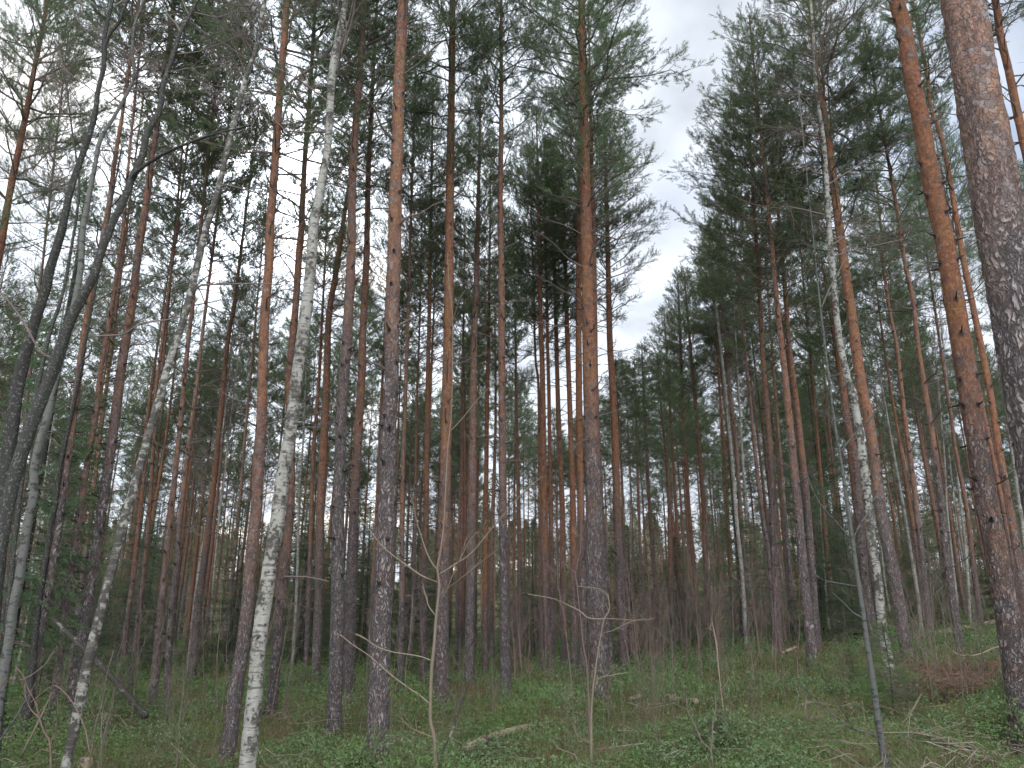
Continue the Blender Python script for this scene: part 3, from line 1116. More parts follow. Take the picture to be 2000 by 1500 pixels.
# --- right side
pine('orange pine entwined with the black-and-white birch on the right', 16.4,
     [(1583, 0), (1590, 100), (1600, 180), (1615, 245), (1625, 332), (1636, 420), (1648, 510), (1657, 570), (1667, 640), (1681, 745), (1695, 815), (1706, 885), (1718, 985), (1737, 1080), (1751, 1150), (1765, 1237), (1783, 1318)],
     [(0, 10), (250, 14), (500, 20), (745, 23), (990, 25), (1318, 28)], 4.2, 0.05, 18.8, 9.3, 5.2, dead=(4, 10), longer=1.5, sides=20, seed=88)
pine('dark-footed pine immediately left of the black-and-white birch', 17.8,
     [(1622, 480), (1630, 600), (1643, 717), (1653, 815), (1671, 902), (1678, 1010), (1688, 1115), (1702, 1220), (1716, 1300)],
     [(480, 10), (717, 14), (1000, 18), (1300, 22)], 4.4, 0.1, 17.6, 10.5, 2.8)
pine('thick orange flaky pine leaning left beside the huge trunk at the right edge', 8.6,
     [(1751, 0), (1765, 52), (1779, 140), (1800, 245), (1818, 350), (1842, 455), (1851, 505), (1867, 605), (1884, 710), (1898, 797), (1912, 885), (1928, 985), (1947, 1080), (1965, 1185), (1982, 1290), (1995, 1395), (2002, 1450)],
     [(0, 33), (250, 37), (450, 41), (600, 43), (700, 45), (885, 47), (990, 50), (1200, 52), (1450, 60)], 2.9, -0.0, 18, 9.5, 3.6, dead=(2.5, 9.6), longer=0, sides=56, seed=93, flake=0.013)
pine('huge scaly pine trunk filling the upper right corner, nearest of all', 4.1,
     [(1880, 0), (1905, 150), (1933, 300), (1967, 500), (2003, 700), (2034, 870), (2065, 1050), (2100, 1250), (2140, 1480), (2190, 1800)],
     [(0, 93), (300, 106), (500, 114), (870, 122), (1200, 130), (1800, 160)], 4.0, 0.30, 18, 10.5, 3.6, dead=(9.0, 10), sides=90, seed=95, flake=0.016)
pine('slim orange pine running up behind the thick orange leaning pine', 15.0,
     [(1806, 120), (1818, 210), (1835, 227 + 30), (1849, 315), (1867, 420), (1881, 505), (1898, 587), (1916, 675), (1933, 762), (1947, 850), (1965, 955), (1976, 1018), (1989, 1097), (2004, 1200), (2020, 1330)],
     [(120, 8), (500, 13), (1000, 17), (1300, 20)], 2.6, 0, 17.5, 10.2, 2.8)
pine('orange pine cutting the upper right corner behind the huge trunk', 10.5,
     [(1944, 0), (1954, 70), (1972, 147), (1986, 217), (2000, 280), (2040, 460), (2085, 700), (2130, 950), (2180, 1250)],
     [(0, 17), (280, 20), (1250, 32)], 3.0, 0, 18, 10.5, 3.2)
pine('brown pine with a grey foot, left of the twin-looking pines right of centre', 20.0,
     [(1468, 330), (1474, 430), (1480, 520), (1485, 605), (1491, 710), (1499, 815), (1506, 920), (1507, 985), (1513, 1115), (1520, 1220), (1527, 1318)],
     [(330, 6), (500, 9), (900, 12), (1300, 17)], 5.0, 0.15, 16.8, 8.8, 3.9)
pine('sturdy straight pine with a dark grey foot, two trees left of the grey bent sapling', 17.5,
     [(1490, 300), (1500, 400), (1510, 500), (1517, 587), (1527, 675), (1538, 780), (1548, 885), (1558, 985), (1569, 1115), (1580, 1220), (1590, 1325)],
     [(300, 6), (500, 9), (800, 15), (1000, 19), (1300, 23)], 4.4, 0.15, 17.0, 9.0, 3.6)
pine('pine crowding the right side of the sturdy grey-footed pine', 21.5,
     [(1533, 560), (1541, 675), (1552, 762), (1562, 850), (1570, 920), (1578, 1000), (1586, 1110), (1594, 1220)],
     [(560, 10), (900, 14), (1200, 16)], 4.2, 0.1, 16, 10, 2.8, lod='mid')
pine('slender brown pine, first to the right of the birch-and-pine pair', 22.0,
     [(1720, 440), (1728, 535), (1737, 605), (1751, 675), (1762, 773), (1772, 850), (1786, 955), (1791, 1005), (1800, 1080), (1811, 1185), (1821, 1285)],
     [(440, 5), (535, 7), (900, 11), (1280, 16)], 3.4, 0.2, 15.5, 9.5, 3.0)
pine('well-branched brown pine midway between the birch pair and the thick orange pine', 17.0,
     [(1750, 400), (1765, 500), (1783, 587), (1793, 675), (1807, 762), (1821, 850), (1835, 955), (1840, 1000), (1849, 1097), (1863, 1185), (1876, 1275)],
     [(400, 8), (700, 11), (950, 14), (1270, 20)], 4.0, 0.2, 16, 9.3, 3.2, longer=1.4)

# --- mid-distance pines traced in the photograph: (Y, points, widths, bark line, H, crown base, W)
MIDS = [
 (15.5, [(397, 640), (385, 745), (371, 850), (353, 1000), (346, 1097), (332, 1220), (325, 1377)], [(640, 7), (1000, 11), (1377, 15)], 3.3),
 (14.5, [(380, 560), (367, 675), (357, 780), (343, 920), (334, 1000), (322, 1115), (308, 1255), (297, 1405)], [(560, 8), (900, 12), (1400, 19)], 2.0),
 (18.0, [(312, 780), (300, 870), (292, 1000), (280, 1132), (262, 1272), (252, 1370)], [(780, 7), (1370, 12)], 2.2),
 (17.0, [(305, 760), (287, 885), (273, 1007), (255, 1167), (241, 1290), (231, 1390)], [(760, 7), (1390, 13)], 1.6),
 (21.0, [(458, 590), (444, 675), (434, 780), (420, 920), (411, 1000), (399, 1097), (385, 1202), (374, 1325)], [(590, 8), (1000, 14), (1325, 20)], 3.2),
 (20.0, [(190, 900), (178, 1000), (154, 1185), (135, 1345)], [(900, 9), (1345, 13)], 3.5),
 (26.0, [(478, 860), (469, 975), (455, 1115), (444, 1237), (438, 1310)], [(860, 6), (1310, 10)], 2.6),
 (17.0, [(40, 900), (31, 992), (10, 1167), (-10, 1350)], [(900, 8), (1350, 13)], 3.0),
 (24.0, [(742, 850), (736, 1000), (728, 1150), (720, 1300)], [(850, 7), (1300, 11)], 2.6),
 (18.0, [(797, 615), (790, 815), (785, 1007), (785, 1150), (781, 1365)], [(615, 7), (1000, 10), (1365, 15)], 2.4),
 (24.0, [(820, 620), (814, 800), (811, 1007), (805, 1200), (800, 1325)], [(620, 4), (1325, 9)], 4.0),
 (19.0, [(839, 580), (835, 780), (832, 1000), (827, 1185), (825, 1358)], [(580, 8), (1000, 12), (1358, 17)], 3.0),
 (30.0, [(905, 675), (909, 1007), (898, 1290)], [(675, 5), (1290, 10)], 1.2),
 (19.0, [(930, 560), (926, 657), (923, 850), (922, 990), (919, 1150), (916, 1340)], [(560, 12), (900, 16), (1340, 21)], 3.6),
 (24.0, [(953, 720), (951, 808), (949, 1000), (948, 1150), (947, 1325)], [(720, 8), (1325, 14)], 2.0),
 (26.0, [(902, 860), (902, 1010), (896, 1290)], [(860, 7), (1290, 10)], 2.0),
 (28.0, [(1010, 880), (1014, 1045), (1016, 1290)], [(880, 7), (1290, 11)], 2.5),
 (21.0, [(1056, 640), (1059, 710), (1063, 1000), (1066, 1150), (1070, 1325)], [(640, 10), (1000, 14), (1325, 17)], 3.2),
 (24.0, [(1046, 700), (1052, 762), (1055, 1007), (1058, 1310)], [(700, 5), (1310, 11)], 3.0),
 (22.0, [(1070, 690), (1073, 810), (1076, 1007), (1080, 1310)], [(690, 7), (1310, 12)], 3.0),
 (23.0, [(1084, 560), (1086, 640), (1091, 815), (1098, 990), (1101, 1185), (1102, 1310)], [(560, 8), (1310, 14)], 2.2),
 (22.0, [(1106, 580), (1108, 657), (1115, 850), (1119, 990), (1121, 1185), (1122, 1320)], [(580, 9), (1320, 16)], 2.6),
 (33.0, [(1243, 830), (1248, 1010), (1255, 1185), (1258, 1262)], [(830, 5), (1262, 8)], 3.2),
 (32.0, [(1258, 770), (1261, 850), (1269, 992), (1280, 1150), (1284, 1265)], [(770, 6), (1265, 10)], 3.0),
 (33.0, [(1305, 740), (1310, 815), (1321, 1010), (1328, 1115), (1335, 1255)], [(740, 5), (1255, 9)], 2.6),
 (30.0, [(1328, 640), (1331, 727), (1338, 885), (1345, 990), (1356, 1115), (1366, 1258)], [(640, 6), (1258, 11)], 2.6),
 (29.0, [(1352, 720), (1359, 797), (1366, 885), (1374, 990), (1380, 1132), (1387, 1258)], [(720, 7), (1258, 12)], 2.6),
 (28.0, [(1415, 780), (1426, 850), (1433, 965), (1443, 1115), (1450, 1262)], [(780, 8), (1262, 12)], 1.6),
 (27.0, [(1425, 760), (1437, 860), (1445, 985), (1455, 1115), (1463, 1262)], [(760, 8), (1262, 12)], 2.6),
 (27.0, [(1408, 800), (1416, 900), (1421, 1000), (1428, 1150), (1436, 1262)], [(800, 6), (1262, 9)], 2.0),
 (24.0, [(1455, 690), (1464, 773), (1475, 885), (1489, 1005), (1503, 1097), (1510, 1202), (1516, 1268)], [(690, 6), (1268, 12)], 4.2),
 (27.0, [(1505, 640), (1514, 760), (1525, 900), (1533, 1000), (1545, 1150), (1553, 1240)], [(640, 5), (1240, 10)], 5.0),
 (25.0, [(1870, 900), (1888, 992), (1902, 1115), (1918, 1230)], [(900, 9), (1230, 14)], 1.6),
 (28.0, [(1600, 900), (1612, 1050), (1622, 1150), (1630, 1240)], [(900, 8), (1240, 13)], 2.0),
 (30.0, [(1770, 900), (1780, 1010), (1793, 1167), (1803, 1230)], [(900, 5), (1230, 9)], 3.2),
]
mid_objs = []
for i, (Y, pts, ws, bl) in enumerate(MIDS):
    Hh = rnd.uniform(15.8, 17.8)
    u0 = pts[0][0]
    if 1225 < u0 < 1445:
        vt = float(np.interp(u0, [1243, 1258, 1305, 1331, 1359, 1400, 1440], [700, 680, 600, 535, 520, 470, 400]))
        el_ = PITCH + math.atan((750 - vt) / F)
        Hh = min(Hh, 1.0 + math.tan(el_) * Y)
    o = pine('x', Y, pts, ws, bl, rnd.uniform(0, 0.35), Hh, rnd.uniform(9.0, 10.6), rnd.uniform(2.2, 2.8), lod='hi' if Y < 18.5 else 'mid', dead=(1.2, None), sides=9,
             group='mid-distance pines between the large trunks')[0]
    mid_objs.append(o)

# --- birches, aspens and other leafless trees
deciduous('birch_tree', 'white birch with black marks standing upright left of centre', 'birch tree', 8.7,
          [(676, 0), (658, 87), (647, 157), (640, 280), (626, 367), (612, 448), (608, 507), (602, 570), (591, 657), (577, 762), (567, 850), (553, 927), (544, 1000), (535, 1062), (521, 1150), (507, 1255), (500, 1342), (490, 1430), (483, 1500)],
          [(0, 13), (300, 17), (600, 23), (900, 28), (1200, 31), (1450, 34)], M_BIRCH, 15, 8.0, 2.6, 0.72, BIRCHC[0], 24,
          forks=[([(556, 1126), (575, 1127), (605, 1128), (640, 1135), (650, 1139)], [4, 3.5, 3, 2.5, 2])])
deciduous('birch_tree', 'grey-white birch leaning right across the left side, dirty in the middle', 'birch tree', 8.3,
          [(518, 0), (504, 80), (476, 168), (462, 224), (444, 290), (427, 367), (402, 448), (387, 510), (367, 594), (350, 650), (325, 724), (308, 790), (290, 850), (266, 937), (248, 1000), (224, 1090), (210, 1143), (189, 1227), (171, 1300), (150, 1405), (130, 1493)],
          [(0, 8), (500, 14), (700, 16), (1000, 20), (1300, 24), (1500, 22)], M_BIRCH, 11.5, 7.8, 1.3, 1.0, BARE[1], 20,
          forks=[([(378, 570), (390, 563), (420, 563), (470, 565), (520, 568), (560, 573)], [4, 4, 3.5, 3, 2.5, 2]),
                 ([(350, 620), (320, 622), (270, 625), (235, 640), (215, 642), (150, 642)], [3, 3, 3, 3, 3, 2.5]),
                 ([(428, 368), (445, 366), (480, 378), (520, 392), (550, 400)], [4, 4, 3, 2.5, 2])], twigs=M_TWIG)
deciduous('birch_tree', 'black-and-white birch on the right, crossing the orange pine', 'birch tree', 14.0,
          [(1583, 0), (1589, 70), (1590, 115), (1597, 196), (1608, 266), (1613, 332), (1618, 420), (1625, 510), (1632, 587), (1639, 657), (1653, 727), (1671, 797), (1681, 867), (1692, 955), (1697, 1015), (1706, 1080), (1716, 1150), (1725, 1237), (1737, 1307), (1747, 1372)],
          [(0, 5), (100, 6), (300, 9), (500, 12), (700, 14), (900, 17), (1100, 19), (1250, 21), (1350, 24)], M_BIRCH, 15.2, 8.0, 3.4, 0.85, BIRCHC[1], 18)
deciduous('aspen_tree', 'crooked dark lichened trunk, left of the two, forking at the top left', 'aspen tree', 7.6,
          [(220, 0), (210, 45), (203, 80), (203, 130), (192, 175), (182, 238), (154, 322), (136, 378), (119, 455), (99, 518), (87, 570), (63, 640), (40, 727), (28, 797), (17, 885), (4, 990), (-15, 1200), (-40, 1500)],
          [(0, 8), (200, 12), (320, 15), (500, 20), (700, 26), (990, 34), (1500, 38)], M_ASPEN, 12, 7.4, 1.7, 0, BARE[0], 18,
          forks=[([(203, 130), (210, 95), (224, 77), (245, 60), (262, 32), (287, 0), (310, -40)], [8, 7, 6, 6, 5, 4, 3])])
deciduous('aspen_tree', 'crooked dark lichened trunk, right of the two, with a long side branch', 'aspen tree', 7.0,
          [(385, 0), (353, 63), (336, 115), (318, 168), (311, 217), (287, 259), (276, 308), (255, 353), (241, 392), (217, 441), (193, 505), (182, 542), (140, 619), (112, 696), (87, 766), (59, 836), (38, 902), (21, 965), (0, 1080), (-20, 1250), (-40, 1500)],
          [(0, 8), (200, 12), (350, 15), (500, 19), (700, 25), (900, 32), (1500, 38)], M_ASPEN, 11.5, 7.2, 1.7, 0, BARE[2], 18,
          forks=[([(258, 352), (266, 346), (300, 328), (336, 315), (385, 301), (437, 290), (507, 280)], [8, 8, 7, 6, 5, 4, 3]),
                 ([(353, 63), (340, 40), (320, 15), (305, -20)], [5, 4, 3, 2]),
                 ([(105, 700), (85, 690), (60, 640), (35, 600), (0, 560)], [5, 4, 4, 3, 2])])
deciduous('aspen_tree', 'smooth pale grey trunk winding up behind the dark lichened pair', 'aspen tree', 8.4,
          [(280, 0), (262, 52), (259, 105), (262, 150), (245, 189), (224, 227), (196, 273), (185, 325), (171, 395), (161, 455), (158, 520), (150, 570), (135, 640), (118, 705), (102, 766), (94, 815), (77, 867), (66, 920), (67, 962), (56, 1010), (46, 1073), (38, 1129), (24, 1192), (17, 1255), (4, 1328), (-12, 1450)],
          [(0, 5), (200, 8), (400, 12), (600, 15), (800, 18), (1000, 19), (1400, 24)], M_GREY, 11.5, 7.4, 1.4, 0, BARE[3], 14)
deciduous('slim_birch', 'thin black-stemmed birch beside the slim orange pine at the left', 'birch tree', 11.0,
          [(172, 640), (157, 725), (142, 800), (133, 840), (119, 902), (106, 1000), (101, 1010), (91, 1080), (73, 1202), (60, 1330), (50, 1440)],
          [(640, 6), (1000, 11), (1440, 16)], M_ASPEN, 9, 5.6, 1.8, 0, BARE[1], 10)
deciduous('slim_birch', 'thin dark crooked stem between the two lichened trunks', 'birch tree', 9.0,
          [(140, 250), (150, 315), (155, 367), (150, 420), (136, 503), (122, 577), (101, 640), (84, 710), (63, 815), (40, 960), (20, 1150), (0, 1420)],
          [(250, 4), (600, 8), (1400, 12)], M_ASPEN, 9.3, 6.6, 1.6, 0, BARE[3], 10)
deciduous('slim_aspen', 'slim pale grey bent sapling trunk in front of the black-and-white birch', 'young aspen', None,
          [(1590, 480), (1596, 540), (1601, 587), (1611, 675), (1622, 762), (1631, 832), (1643, 902), (1653, 972), (1659, 1010), (1671, 1097), (1685, 1192), (1695, 1265), (1706, 1335), (1716, 1412), (1725, 1465), (1732, 1500)],
          [(480, 0.8), (600, 4.2), (900, 7), (1000, 8.5), (1200, 10.5), (1450, 14)], M_GREY, 7.6, 5.6, 1.0, 0, None, 12,
          forks=[([(1657, 1048), (1630, 1022), (1605, 1000), (1583, 975), (1560, 930)], [4, 3.2, 2.6, 2.2, 1.6]),
                 ([(1664, 1059), (1680, 1030), (1700, 1005), (1716, 975), (1732, 960)], [3.4, 3, 2.4, 2, 1.6]),
                 ([(1643, 881), (1665, 850), (1690, 825), (1709, 794), (1716, 770)], [3.2, 2.8, 2.2, 2, 1.5]),
                 ([(1681, 1146), (1650, 1140), (1615, 1132), (1600, 1118)], [2.8, 2.4, 2, 1.4]),
                 ([(1683, 1206), (1660, 1195), (1640, 1178), (1615, 1160)], [2.8, 2.4, 2, 1.4]),
                 ([(1716, 1444), (1700, 1432), (1678, 1428), (1655, 1412), (1630, 1388), (1600, 1356), (1580, 1342)], [4, 4, 3.6, 3, 2.6, 2.2, 1.8]),
                 ([(1605, 600), (1620, 560), (1640, 520), (1650, 480)], [2.6, 2.2, 1.8, 1.4])], twigs=M_GREY)
TB = [
 (25.0, [(592, 860), (584, 975), (581, 1115), (574, 1255), (569, 1322)], [(860, 4), (1322, 8)], 'thin white birch stem deep between the white birch and the grey pines'),
 (27.0, [(446, 860), (438, 940), (430, 992), (423, 1070), (416, 1150), (410, 1290)], [(860, 3.5), (1290, 6)], 'thin white birch stem behind the tall red-brown pine, to its left'),
 (19.0, [(74, 1040), (63, 1136), (45, 1250), (22, 1356)], [(1040, 4), (1356, 7)], 'right one of two thin white birch stems low at the left edge'),
 (20.0, [(58, 1050), (45, 1150), (30, 1240), (10, 1342)], [(1050, 4), (1342, 7)], 'left one of two thin white birch stems low at the left edge'),
 (26.0, [(1448, 860), (1457, 1010), (1464, 1150), (1471, 1275)], [(860, 5), (1275, 9)], 'pale birch stem behind the orange cluster right of centre'),
 (27.0, [(1745, 885), (1765, 992), (1779, 1080), (1793, 1167), (1800, 1237)], [(885, 6), (1237, 9)], 'cream birch stem between the orange pine and the well-branched pine'),
 (24.0, [(1955, 740), (1968, 815), (1982, 920), (1998, 1040), (2015, 1200)], [(740, 6), (1200, 12)], 'speckled birch stem at the right edge beyond the thick orange pine'),
 (29.0, [(1862, 860), (1875, 975), (1888, 1100), (1895, 1225)], [(860, 5), (1225, 8)], 'speckled birch stem just right of the well-branched brown pine'),
 (30.0, [(1845, 900), (1850, 1000), (1866, 1150), (1872, 1222)], [(900, 4), (1222, 7)], 'faint pale birch stem behind the well-branched brown pine'),
 (24.0, [(1398, 590), (1410, 700), (1420, 800), (1430, 900), (1437, 1000), (1450, 1130), (1458, 1268)], [(590, 5), (1268, 9)], 'pale slim birch rising among the orange cluster right of centre'),
]
for Y, pts, ws, lab in TB:
    deciduous('slim_birch', lab, 'birch tree', Y, pts, ws, M_BIRCH, rnd.uniform(11, 13.5), 6.8, 2.2, 0.3, rnd.choice(BARE), 8)

# ------------------------------------------------------------------ spruces


def spruce(label, u, Y, H, W, me, grp=None, m_name='spruce_tree', base_h=8.0, bw=3.2, low=0.0):
    x = at(u, 1212, Y)[0].x
    b = Vector((x, Y, gzf(x, Y) - 0.05))
    root = obj(m_name, None, loc=b, label=label, cat='spruce tree', group=grp)
    line = np.array([[0, 0, 0], [0.02, 0, H * 0.5], [0, 0, H]])
    rad = np.array([0.012 * H + 0.01, 0.007 * H, 0.01]) if H > 2 else np.array([0.006 * H + 0.004, 0.005 * H, 0.002])
    l2, r2 = resample(line, rad, 14)
    obj('trunk', make_trunk(l2, r2, 9, abs(int(u)), M_ASPEN), root)
    hh = base_h
    for nm, q in (('branches', me[0]), ('crown', me[1])):
        o = obj(nm, q, root)
        o.rotation_euler = (0, 0, rnd.uniform(0, 6.28))
        o.scale = (W / bw, W / bw, H * (1 - low) / hh)
        o.location = (0, 0, low * H)
    return root


spruce('dark spruce with hanging boughs behind the lichened trunks at the left edge', 22, 11.5, 8.6, 2.1, SPR[0], base_h=10, low=0.12)
spruce('tall dark spruce standing behind the smooth grey trunk at the left', 118, 15.5, 8.0, 1.8, SPR[1], base_h=10, low=0.15)
spruce('narrow dark spruce beside the sturdy grey-footed pine, right of centre', 1592, 27.0, 12.0, 2.0, SPR[2], base_h=10, low=0.2)
spruce('lighter green spruce just right of the narrow dark spruce', 1632, 31.0, 10.8, 2.6, SPR[0], base_h=10, low=0.05)
spruce('short grey-green spruce between the trunks left of the thick centre-right pine', 1040, 29.0, 5.0, 2.2, SPR[1], base_h=10)
spruce('green spruce behind the thin white birch stem left of centre', 598, 27.0, 6.3, 3.0, SPR[2], base_h=10)
spruce('dark spruce filling the gap left of the white birch', 452, 24.0, 5.0, 2.6, SPR[0], base_h=10)
spruce('dark spruce behind the broadest left-centre pine, on its right', 800, 25.0, 5.2, 2.6, SPR[1], base_h=10)
spruce('dark spruce behind the broadest left-centre pine, on its left', 712, 26.0, 5.0, 2.8, SPR[2], base_h=10)
spruce('green spruce behind the leaning grey birch\'s middle', 268, 22.0, 4.4, 2.6, SPR[1], base_h=10)
spruce('spruce at the far left behind the thin white birch stems', 85, 23.0, 4.8, 3.0, SPR[2], base_h=10)
spruce('spruce behind the black-and-white birch, low between the trunks', 1668, 25.0, 4.4, 2.6, SPR[0], base_h=10)
spruce('spruce behind the well-branched brown pine on the right', 1815, 32.0, 6.4, 3.0, SPR[1], base_h=10)
spruce('dark spruce deep behind the slim upright middle pine', 1012, 36.0, 4.6, 2.6, SPR[2], base_h=10)

small_spruces = [
 ('young spruce with open green twigs at the foot of the black-and-white birch', 1722, 10.6, 1.15, 0.9),
 ('small dense young spruce left of the bent grey sapling', 1652, 13.6, 0.7, 1.0),
 ('low bright young spruce near the bottom edge right of the pale log', 1392, 10.0, 0.42, 1.0),
 ('young green spruce left of the tall red-brown pine', 266, 13.5, 1.0, 1.0),
 ('young bright spruce behind the slim pines at the far left', 96, 14.8, 1.7, 1.3),
 ('young spruce low at the left edge beside the lichened trunk', 4, 11.0, 0.9, 1.3),
 ('young yellow-green spruce below the thick orange pine', 1962, 9.2, 0.8, 1.2),
 ('young spruce at the bottom edge right of the broadest left-centre pine', 706, 9.4, 0.3, 0.7),
 ('young spruce in the shade behind the white birch foot', 540, 19.0, 1.2, 1.2),
]
for lab, u, Y, H, W in small_spruces:
    spruce(lab, u, Y, H, W, rnd.choice(SPR_S), m_name='young_spruce', base_h=2.0, bw=1.3)

# ------------------------------------------------------------------ random background pines
tr_var = []
for k in range(5):
    rg = np.random.default_rng(700 + k)
    zz = np.linspace(0, 17, 30)
    line = np.stack([0.05 * np.sin(zz * 0.5 + k) + 0.012 * zz * rg.normal(), 0.05 * np.cos(zz * 0.4 + k), zz], 1)
    line[:, :2] -= line[0, :2]
    rad = 0.125 * (1 - zz / 17 * 0.88)
    line[0, 2] = -0.1
    tm = make_trunk(line, rad, 8, 700 + k, M_PINE, rough=0.04)
    dm = dead_branches(720 + k, line, rad, 1.2, 11.0, 0.9, 0.8).mesh('dead_branches', M_DEAD)
    tr_var.append((tm, dm, line))

taken = []
for o in C.objects:
    if o.parent is None and o.get('category') and 'tree' in o['category']:
        taken.append((o.location.x, o.location.y))


def skyline(u):
    """photograph's open sky notch: tree tops must stay under it there"""
    return float(np.interp(u, [1190, 1225, 1262, 1300, 1345, 1375, 1400, 1430], [200, 700, 690, 600, 520, 500, 470, 200]))


def landmark_ok(x, y, H):
    p = project((x, y, gzf(x, y) + H))
    if p is None:
        return True
    u, v, dep = p
    hw = 1.85 / dep * F
    for uu in (u - hw, u - hw / 2, u, u + hw / 2, u + hw):
        if 1215 < uu < 1415 and v < skyline(uu) - 10:
            return False
    if u < 150 and u > 60 and y < 60 and v < 600:
        return rnd.random() < 0.5
    return True


fill = []
tries = 0
rb = random.Random(2024)
while len(fill) < 236 and tries < 14000:
    tries += 1
    y = 18 + 56 * rb.random() ** 0.65
    x = rb.uniform(-0.74, 0.74) * y
    if y < 23 and rb.random() < 0.55:
        continue
    if any((x - a) ** 2 + (y - b) ** 2 < (1.3 if y < 30 else 1.7) ** 2 for a, b in taken):
        continue
    H = rb.uniform(14.0, 17.5)
    while H > 10.5 and not landmark_ok(x, y, H):
        H -= 0.8
    if not landmark_ok(x, y, H):
        continue
    taken.append((x, y))
    fill.append((x, y, H))
fill_objs = []
for i, (x, y, H) in enumerate(fill):
    z = gzf(x, y)
    kind = rb.random()
    root = obj('pine_tree', None, loc=(x, y, z), cat='pine tree', group='slender pines filling the background')
    tm, dm, line = rb.choice(tr_var)
    s = H / 17
    rz = rb.uniform(0, 6.28)
    tk = rb.uniform(0.55, 0.98)
    o = obj('trunk', tm, root)
    o.rotation_euler = (0, 0, rz)
    o.scale = (tk, tk, s)
    o['bark_line'] = rb.uniform(0.8, 4.0)
    o['bark_tone'] = rb.uniform(0, 0.3)
    o = obj('dead_branches', dm, root, kind='stuff')
    o.rotation_euler = (0, 0, rz)
    o.scale = (0.9, 0.9, s)
    kids = rb.choice(MID if y < 33 else LOWC)
    h0 = rb.uniform(0.54, 0.68) * H
    W = rb.uniform(2.3, 3.1)
    for nm, me in (('branches', kids[0]), ('crown', kids[1])):
        o = obj(nm, me, root)
        o.rotation_euler = (rb.uniform(-0.02, 0.02), rb.uniform(-0.02, 0.02), rb.uniform(0, 6.28))
        o.location = (line[-1, 0] * h0 / 17 * tk, line[-1, 1] * h0 / 17 * tk, h0)
        o.scale = (W / 3.0, W / 3.0, (H - h0) / 7.0)
    fill_objs.append((root, x, y))

under_s, under_b = [], []
while len(under_s) < 44:
    y = rb.uniform(24, 58)
    x = rb.uniform(-0.74, 0.74) * y
    if any((x - a) ** 2 + (y - b) ** 2 < 0.8 for a, b in taken):
        continue
    taken.append((x, y))
    Hs = rb.uniform(2.0, 6.5)
    p = project((x, y, 0.5))
    r_ = spruce('x', p[0], y, Hs, Hs * 0.32 + 1.0, rb.choice(SPR), grp='spruces of the understorey', base_h=10)
    under_s.append((r_, x, y))
while len(under_b) < 20:
    y = rb.uniform(22, 50)
    x = rb.uniform(-0.74, 0.74) * y
    if any((x - a) ** 2 + (y - b) ** 2 < 0.8 for a, b in taken):
        continue
    taken.append((x, y))
    Hb = rb.uniform(6, 12)
    if not landmark_ok(x, y, Hb):
        continue
    root = obj('slim_birch', None, loc=(x, y, gzf(x, y)), cat='birch tree', group='slim birches deep in the wood')
    zz = np.linspace(-0.1, Hb, 16)
    ln_ = np.stack([0.12 * np.sin(zz * 0.5 + x), 0.1 * np.cos(zz * 0.4 + y), zz], 1)
    ln_[:, :2] -= ln_[0, :2]
    o = obj('trunk', make_trunk(ln_, np.linspace(0.065, 0.012, 16), 7, len(under_b), M_BIRCH, rough=0.04), root)
    o['grime'] = rb.uniform(0.3, 1.0)
    o = obj('branches', rb.choice(BARE), root)
    o.location = (ln_[5, 0], ln_[5, 1], Hb * 0.38)
    o.scale = (0.8, 0.8, Hb * 0.62 / 6.0)
    o.rotation_euler = (0, 0, rb.uniform(0, 6.28))
    under_b.append((root, x, y))

# far wood: beyond what one could count
g_t, g_c = Geo(), Geo()
rf = np.random.default_rng(9)
far_c = []
for k in range(4):
    rngk = np.random.default_rng(900 + k)
    n = 420
    s = rngk.uniform(0, 1, n) ** 0.8
    ang = rngk.uniform(0, 6.28, n)
    prof = np.where(s < 0.3, 0.6 + 1.3 * s, np.maximum(0.05, 1 - (s - 0.3) / 0.72))
    rr_ = prof * rngk.uniform(0.15, 1.0, n) ** 0.6
    pos = np.stack([rr_ * np.cos(ang), rr_ * np.sin(ang), s], 1)
    far_c.append(pos)
nf = 0
while nf < 620:
    y = rf.uniform(52, 110) if nf < 300 else rf.uniform(110, 230)
    x = rf.uniform(-0.82, 0.82) * y
    H = rf.uniform(9, 14) if rf.random() < 0.55 else rf.uniform(2.5, 6)
    p = project((x, y, gzf(x, y) + H))
    if p and 1215 < p[0] < 1420 and p[1] < skyline(p[0]):
        continue
    z = gzf(x, y)
    nf += 1
    low = H < 11
    h0 = H * (0.02 if low else 0.42)
    tubes(g_t, np.array([[x, y, z - 0.2], [x + rf.normal() * 0.1, y, z + H * 0.5], [x, y, z + H]]), np.array([0.13, 0.09, 0.02]), 5)
    P = far_c[nf % 4] * np.array([1.9, 1.9, H - h0]) + np.array([x, y, z + h0])
    K = 2 if y < 110 else 3
    n = len(P)
    c = np.repeat(P, K, axis=0)
    d1 = norm(rf.normal(size=(n * K, 3))) * rf.uniform(0.14, 0.34, (n * K, 1)) * (1 if y < 110 else 1.8)
    d2 = norm(rf.normal(size=(n * K, 3))) * rf.uniform(0.05, 0.12, (n * K, 1)) * (1 if y < 110 else 1.8)
    c = c + rf.normal(size=c.shape) * 0.12
    V = np.stack([c - d1, c + d2, c + d1], axis=1)
    g_c.add(V.reshape(-1, 3), t=np.arange(n * K * 3).reshape(-1, 3))
fw = obj('distant_wood', None, kind='stuff', label='distant wood of pines and spruces closing the view behind the trunks', cat='woodland')
w1 = obj('trunks', g_t.mesh('trunks', simple_bark('far_bark', (0.15, 0.085, 0.055), (0.24, 0.15, 0.105), (0.13, 0.11, 0.10), 0.5, 0.5, 0.9)), fw)
w1['kind'] = 'stuff'
